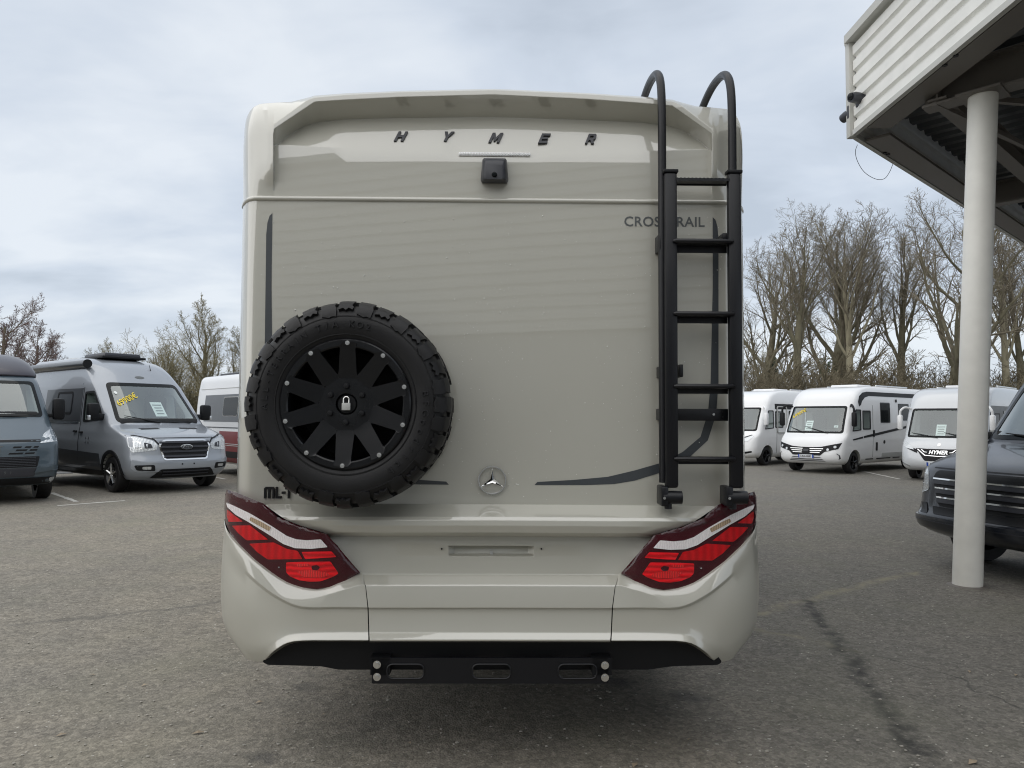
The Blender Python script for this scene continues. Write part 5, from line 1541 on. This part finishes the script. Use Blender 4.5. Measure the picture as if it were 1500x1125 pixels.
wr.front('headlamp', [(.58, .84), (.95, .80), (.99, .95), (.97, 1.08), (.66, 1.02)], M['headlamp'], .008, .02, .03, mirror=True)
wr.front('grille', [(-.50, .66), (.50, .66), (.54, .98), (-.54, .98)], M['black'], .010, .02, .05)
for z in (.74, .83, .91): wr.front('grille_bar', [(-.46, z), (.46, z), (.46, z + .03), (-.46, z + .03)], M['letter'], .025, .02)
wr.front('lower_intake', [(-.66, .36), (.66, .36), (.56, .50), (-.56, .50)], M['black'], .012, .02, .03)
wr.front('fog_recess', [(.68, .42), (.92, .46), (.92, .54), (.68, .52)], M['black'], .012, .02, .02, mirror=True)
wr.front('bonnet_seam', [(-.66, 1.06), (.66, 1.06), (.66, 1.072), (-.66, 1.072)], M['black'], .004, .01)
for sd in (-1, 1):
    q = wr.hit_side(1.5, 1.48, sd); mr = wr.box('mirror', q + Vector((sd * .20, .02, .10)), (.22, .16, .34), M['black'], .05); wr.box('mirror_arm', q + Vector((sd * .06, .02, .0)), (.16, .08, .12), M['black'], .02, mr)
wr.wiper((.0, 1.38), (-.6, 1.46)); wr.wiper((.6, 1.38), (.05, 1.46))
wr.cab(1.34, 1.1); wr.wheels((.98, 4.6), .35, .90, M['steel'])
wr.box('roof_pod', (-.1, 2.9, 2.66), (.7, .7, .13), M['letter'], .05); wr.box('roof_rail', (-.62, 4.2, 2.62), (.05, 1.6, .06), M['letter'], .02)

# ---- near dark van behind the column
pd = mat('graphite metallic paint', (.010, .0125, .019), .3, .0, .5, var=.02)
sl = [(.34, .22, .86, .36), (.40, .07, .95, .36), (.48, .0, .99, .36), (.58, -.01, 1.0, .36), (.64, .03, 1.0, .36), (.80, .06, 1.005, .36), (1.0, .09, 1.005, .36), (1.10, .13, 1.0, .36), (1.17, .24, .99, .36), (1.24, .46, .985, .34), (1.32, .76, .98, .32), (1.39, 1.0, .97, .30), (1.48, 1.08, .965, .28), (1.8, 1.30, .94, .28), (2.1, 1.52, .91, .28), (2.3, 1.72, .88, .35), (2.55, 2.05, .84, .45), (2.72, 2.5, .78, .5), (2.78, 3.1, .6, .5)]
SPB = 76
spr = Vehicle('camper_van', 'dark graphite van with chrome grille bars behind the round column', None, (5.24, 7.25), SPB, 1.0, sl, 5.9, pd, scale=.91)
screen(spr, [(-.86, 1.43), (.86, 1.43), (.74, 2.16), (-.74, 2.16)], 2.6, .09, .05)
sw_ = [(1.5, 1.48), (2.45, 1.4), (2.45, 2.05), (2.0, 2.05)]
spr.cut_side(inset(sw_, .04, .05)); spr.arches((1.0, 4.6), .40, .36); spr.finish()
for sd in (-1, 1):
    side_win(spr, sw_, sd, .05, .045)
    q = spr.hit_side(1.45, 1.5, sd); mr = spr.box('mirror', q + Vector((sd * .36, -.10, .02)), (.22, .16, .36), M['black'], .05); spr.box('mirror_arm', q + Vector((sd * .14, -.05, -.04)), (.30, .08, .1), M['black'], .02, mr)
go = [(-.66, 1.0), (-.52, .70), (.52, .70), (.66, 1.0), (.60, 1.09), (-.60, 1.09)]
spr.front('grille', go, M['black'], .012, .02, .05)
for i, z in enumerate((.79, .89, .99)):
    h_ = .50 + (z - .70) * .42
    spr.front('grille_bar', [(-h_, z - .05), (h_, z - .05), (h_, z), (-h_, z)], M['letter'], .03, .02, .01)
    spr.front('chrome_strip', [(-h_, z), (h_, z), (h_, z + .016), (-h_, z + .016)], M['chrome'], .036, .02)
cst = spr.hit_front(0, .89) + Vector((0, -.05, 0)); stx = MB()
stx.lathe([(.095, .01), (.10, -.01), (.112, -.01), (.117, .01)], 32, Matrix.Translation(cst), True)
for k in range(3):
    a = R(90 + 120 * k); u = Vector((math.cos(a), 0, math.sin(a))); w = Vector((-math.sin(a), 0, math.cos(a)))
    stx.add([cst + Vector((0, -.015, 0)), cst + (u * .5 + w * .866) * .02, cst + u * .105, cst + (u * .5 - w * .866) * .02], [(0, 1, 2), (0, 2, 3)])
stx.build('star_emblem', M['chrome'], spr.root, 20)
spr.front('headlamp', [(.72, .86), (.92, .80), (.985, .95), (.985, 1.13), (.93, 1.15), (.78, 1.06)], M['headlamp'], .006, .02, .03, mirror=True)
spr.front('bumper_bar', [(-.99, .44), (.99, .44), (1.0, .58), (-1.0, .58)], pd, .035, .02, .03)
spr.front('bumper_line', [(-.9, .525), (.9, .525), (.9, .535), (-.9, .535)], M['letter'], .039, .01)
spr.front('middle_intake', [(-.58, .61), (.58, .61), (.62, .69), (-.62, .69)], M['black'], .008, .02, .02)
spr.front('side_intake', [(.68, .60), (.95, .60), (.95, .70), (.74, .72)], M['black'], .006, .02, .02, mirror=True)
spr.front('bonnet_seam', [(-.7, 1.105), (.7, 1.105), (.7, 1.118), (-.7, 1.118)], M['black'], .003, .01)
spr.wiper((.1, 1.44), (-.6, 1.5)); spr.wiper((.7, 1.44), (.1, 1.5))
spr.cab(1.42, 1.15); spr.wheels((1.0, 4.6), .36, .88, M['rim'])
for (x, w_, h_) in ((.2, .4, .3), (-.3, .3, .4), (.55, .2, .5)):
    spr.box('cab_panel', (x, 2.5, 1.7), (w_, .04, h_), M['pale'], .02)

# ---- white motorhomes on the right
def coach(label, axle, bearing, paint, L_=7.0, zs=.87):
    sl = [(.30, .20, .95, .42), (.36, .08, 1.02, .45), (.46, .0, 1.07, .48), (.62, -.01, 1.09, .48), (.80, .02, 1.10, .48), (.95, .06, 1.105, .48), (1.06, .12, 1.11, .46), (1.16, .22, 1.11, .44), (1.24, .32, 1.11, .42), (1.34, .40, 1.11, .40), (1.7, .58, 1.11, .38), (2.05, .76, 1.105, .38), (2.18, .83, 1.10, .40), (2.4, .93, 1.09, .44), (2.58, 1.08, 1.07, .5), (2.70, 1.28, 1.05, .55), (2.78, 1.60, 1.02, .6), (2.82, 2.0, .98, .6), (2.83, 2.4, .9, .5)]
    c = Vehicle('motorhome', label, GVR, axle, bearing, 1.0, sl, L_, paint, 3.2, .12, cat='motorhome', scale=zs)
    screen(c, [(-.98, 1.28), (.98, 1.28), (.93, 2.16), (-.93, 2.16)], 2.5, .08, .06)
    w1 = [(.82, 1.34), (1.40, 1.38), (1.40, 2.05), (1.05, 2.05)]
    w2 = [(1.50, 1.40), (2.05, 1.40), (2.05, 2.02), (1.50, 2.02)]
    for w in (w1, w2): c.cut_side(inset(w, .03, .04))
    c.arches((1.0, 5.2), .40, .36); c.finish()
    for sd in (-1, 1):
        side_win(c, w1, sd, .04, .035, True); side_win(c, w2, sd, .04, .04, True)
    c.cab(1.28, .5); c.wheels((1.0, 5.2), .35, .93, M['rim'])
    c.box('rear_blind', (0, 2.46, 1.72), (1.7, .03, .8), M['pale'], .01)  # pale blind added across the cabin to brighten what shows through the glass
    c.box('roof_hatch', (0, 3.0, 2.87), (.95, 1.0, .09), M['white'], .04); c.box('roof_vent', (.1, 4.6, 2.87), (.6, .6, .09), M['pale'], .03)
    for x in (-.85, .85): c.box('roof_rail', (x, 4.2, 2.87), (.05, 2.4, .05), M['steel'], .02)
    return c
def mirror_arm(c, mt, drop=.35):
    for sd in (-1, 1):
        q = c.hit_side(.95, 2.15, sd)
        m_ = MB().tube(catmull([q, q + Vector((sd * .12, -.18, .04)), q + Vector((sd * .22, -.26, -.06)), q + Vector((sd * .24, -.26, -.2))], 4), .035, 8).build('mirror', mt, c.root)
        c.box('mirror_shell', q + Vector((sd * .24, -.26, -.42)), (.15, .16, .46), mt, .05, m_)
RB = 51
# middle one: black details
e_ax = Vector((9.5, 20.6, 0)) + Vector((-math.cos(R(RB)), math.sin(R(RB)), 0)) * .93
ce = coach('white motorhome with black stripe and yellow price on its windscreen', e_ax, RB, M['white'])
mirror_arm(ce, M['black'])
ce.front('grille_mask', [(-1.05, .99), (-.98, .80), (-.60, .70), (-.46, .58), (.46, .58), (.60, .70), (.98, .80), (1.05, .99), (.5, .86), (.2, .84), (-.2, .84), (-.5, .86)], M['black'], .012, .02, .02)
for sg in (-1, 1):
    for i, z in enumerate((.78, .72, .66)):
        a_, b_ = .12 + .01 * i, .56 - .05 * i
        ce.front('grille_bar', [(sg * a_, z), (sg * b_, z + .006), (sg * b_, z + .030), (sg * a_, z + .024)], M['steel'], .03, .02)
    for x, z in ((.70, .775), (.90, .86)):
        ce.front('headlamp', [(sg * x + .04 * math.cos(k * .524), z + .04 * math.sin(k * .524)) for k in range(12)], M['headlamp'], .03, .02)
    ce.front('drl', [(sg * .98, .46), (sg * 1.03, .50), (sg * 1.02, .60), (sg * .95, .66), (sg * .94, .645), (sg * 1.0, .59), (sg * 1.0, .51)], M['letter'], .012, .02)
    for z in (.50, .44, .39):
        ce.front('lower_bar', [(sg * .0, z), (sg * (.62 - (z - .39)), z + .01), (sg * (.56 - (z - .39)), z + .03), (sg * .0, z + .022)], M['letter'], .012, .02)
ce.front('badge', [(-.08, .70), (.08, .70), (.10, .78), (-.10, .78)], M['letter'], .035, .02, .03)
ce.front('number_plate', [(-.26, .49), (.26, .49), (.26, .60), (-.26, .60)], M['plate'], .03, .02)
ce.front('plate_band', [(-.26, .49), (-.215, .49), (-.215, .60), (-.26, .60)], M['blue'], .033, .02)
ce.front('plate_band', [(.215, .49), (.26, .49), (.26, .60), (.215, .60)], M['blue'], .033, .02)
ce.text_front('DB-618-BE', .0, .545, .10, M['black'], .036, spacing=.8)
ce.text_front('69900€', -.62, 1.92, .16, M['yellow'], .014, R(30), offset=.001)
ce.sheet(-.18, 1.52, .24, .32); ce.sheet(.72, 1.50, .12, .07)
ce.wiper((-.25, 1.29), (-.85, 1.48)); ce.wiper((.55, 1.29), (-.3, 1.50))
for sd in (-1, 1):
    ce.side('roof_stripe', [(1.25, 2.30), (1.35, 2.48), (1.6, 2.60), (1.9, 2.64), (6.9, 2.64), (6.9, 2.50), (2.0, 2.50), (1.7, 2.44), (1.5, 2.32), (1.42, 2.2), (1.3, 2.15)], M['black'], sd, .006, .01)
    ce.side('waist_stripe', [(.85, 1.06), (1.5, 1.12), (1.5, 1.18), (.85, 1.10)], M['black'], sd, .006, .01)
    ce.side('waist_stripe', [(1.56, 1.13), (2.2, 1.18), (2.2, 1.26), (1.56, 1.19)], M['black'], sd, .006, .01)
    ce.side('waist_stripe', [(2.3, 1.19), (6.5, 1.62), (6.5, 1.70), (2.3, 1.27)], M['black'], sd, .006, .01)
    ce.side('window_frame', [(2.75, 1.62), (3.45, 1.62), (3.45, 2.30), (2.75, 2.30)], M['letter'], sd, .008, .01, .04)
    ce.side('window', [(2.78, 1.65), (3.42, 1.65), (3.42, 2.27), (2.78, 2.27)], M['tint'], sd, .014, .01, .03)
    ce.side('window', [(4.1, 1.70), (4.9, 1.70), (4.9, 2.28), (4.1, 2.28)], M['tint'], sd, .012, .01, .04)
    ce.side('door_seam', [(2.2, .5), (2.21, .5), (2.21, 2.2), (2.2, 2.2)], M['decal2'], sd, .003, .01)
    ce.side('door_handle', [(2.2, 1.16), (2.3, 1.16), (2.3, 1.38), (2.2, 1.38)], M['black'], sd, .02, .01, .03)
    ce.side('flap', [(2.4, .70), (2.52, .70), (2.52, .98), (2.4, .98)], M['black'], sd, .01, .01, .04)
    ce.side('filler_cap', [(3.0 + .06 * math.cos(k * .524), .98 + .06 * math.sin(k * .524)) for k in range(12)], M['black'], sd, .01, .01)
    ce.side('locker_door', [(2.85, .46), (4.5, .46), (4.5, .62), (2.85, .62)], M['pale'], sd, .006, .01, .03)
    for y in (1.75, 2.5, 3.0, 3.7): ce.side('sill_mark', [(y, .42), (y + .5, .42), (y + .5, .455), (y, .455)], M['black'], sd, .010, .01)
    ce.side('side_lamp', [(3.9, 2.32), (3.96, 2.32), (3.96, 2.42), (3.9, 2.42)], M['black'], sd, .03, .01, .02)
# left one: white mirrors and open door frame
d_ax = Vector((8.25, 24.0, 0)) + Vector((-math.cos(R(RB)), math.sin(R(RB)), 0)) * .93
cd_ = coach('white motorhome with white mirror, nearest to the ladder and partly hidden', d_ax, RB, M['white'])
mirror_arm(cd_, M['white'])
cd_.front('headlamp', [(.50, .80), (.86, .92), (1.0, 1.10), (.92, 1.12), (.70, 1.02), (.52, .88)], M['headlamp'], .012, .02, .03, mirror=True)
cd_.front('headlamp_edge', [(.50, .87), (.70, 1.03), (.93, 1.135), (.90, 1.15), (.66, 1.06), (.46, .89)], M['black'], .010, .02, mirror=True)
cd_.front('grille', [(-.40, .62), (.40, .62), (.48, .86), (-.48, .86)], M['black'], .012, .02, .04)
cd_.front('fog_recess', [(.62, .42), (.98, .50), (.98, .56), (.62, .50)], M['black'], .012, .02, .02, mirror=True)
cd_.wiper((-.25, 1.29), (-.85, 1.42)); cd_.wiper((.55, 1.29), (-.2, 1.42))
for sd in (-1, 1):
    cd_.side('dark_band', [(1.5, 2.10), (3.4, 2.10), (3.4, 2.30), (1.5, 2.30)], M['black'], sd, .004, .01)
    fo = [(1.62, 1.2), (2.3, 1.2), (2.3, 2.22), (1.62, 2.22)]
    cd_.side('door_frame', ccw(round_poly(fo, .1, 4)), M['pale'], sd, .03, .01, holes=[inset(fo, .04, .1)])
    cd_.side('window', [(2.45, 1.45), (3.2, 1.45), (3.2, 2.05), (2.45, 2.05)], M['tint'], sd, .01, .01, .05)
    cd_.side('door_seam', [(1.6, .45), (1.615, .45), (1.615, 2.2), (1.6, 2.2)], M['decal2'], sd, .004, .01)
# right one: silver with dark grille and lettering
psil = mat('silver motorhome paint', (.60, .62, .64), .32, .15, .8, var=.02)
f_ax = Vector((10.6, 19.3, 0)) + Vector((math.cos(R(48)), -math.sin(R(48)), 0)) * .93
cf_ = coach('silver motorhome with dark lettered grille, half hidden by the column', f_ax + Vector((-.28, 0, 0)), 46, psil, zs=.83)
mirror_arm(cf_, M['white'])
cf_.front('grille', [(-.62, .97), (-.36, .60), (.36, .60), (.62, .97), (.3, .955), (-.3, .955)], M['black'], .012, .02, .03)
cf_.front('grille_wing', [(.56, .93), (.98, 1.05), (.95, .98), (.58, .82)], M['black'], .010, .02, .02, mirror=True)
for a_, b_ in ((.50, .30), (.44, .24)):
    pass
for sg in (-1, 1):
    cf_.front('chrome_strip', [(sg * .54, .945), (sg * .34, .775), (sg * .0, .755), (sg * .0, .735), (sg * .36, .755), (sg * .58, .945)], M['chrome'], .03, .02)
    cf_.front('chrome_strip', [(sg * .44, .94), (sg * .36, .87), (sg * .30, .865), (sg * .30, .85), (sg * .38, .855), (sg * .47, .94)], M['chrome'], .03, .02)
    cf_.front('headlamp', [(sg * .66, .92), (sg * .95, .97), (sg * 1.03, 1.13), (sg * .97, 1.16), (sg * .82, 1.08)], M['headlamp'], .014, .02, .02)
    cf_.front('fog_lamp', [(sg * .78, .40), (sg * 1.0, .46), (sg * 1.02, .54), (sg * .98, .52), (sg * .80, .45)], M['headlamp'], .016, .02, .02)
cf_.text_front('HYMER', .0, .855, .15, M['steel'], .036, shear=.25, offset=.006, spacing=1.05)
cf_.front('round_badge', [(.045 * math.cos(k * .4), 1.08 + .045 * math.sin(k * .4)) for k in range(16)], M['steel'], .008, .01)
cf_.front('number_plate', [(-.30, .45), (.30, .45), (.30, .56), (-.30, .56)], M['plate'], .03, .02)
cf_.front('plate_band', [(-.30, .45), (-.25, .45), (-.25, .56), (-.30, .56)], M['blue'], .033, .02)
cf_.text_front('EW-543-EW', .02, .505, .10, M['black'], .036, spacing=.85)
cf_.sheet(-.05, 1.50, .26, .34)
cf_.wiper((-.1, 1.29), (-.85, 1.42)); cf_.wiper((.75, 1.29), (.05, 1.44))
for sd in (-1, 1):
    cf_.side('grey_band', [(1.3, 1.34), (6.6, 1.34), (6.6, 2.24), (1.2, 2.24)], M['decal2'], sd, .003, .01)
    cf_.side('window', [(2.5, 1.55), (3.4, 1.55), (3.4, 2.1), (2.5, 2.1)], M['tint'], sd, .012, .01, .05)
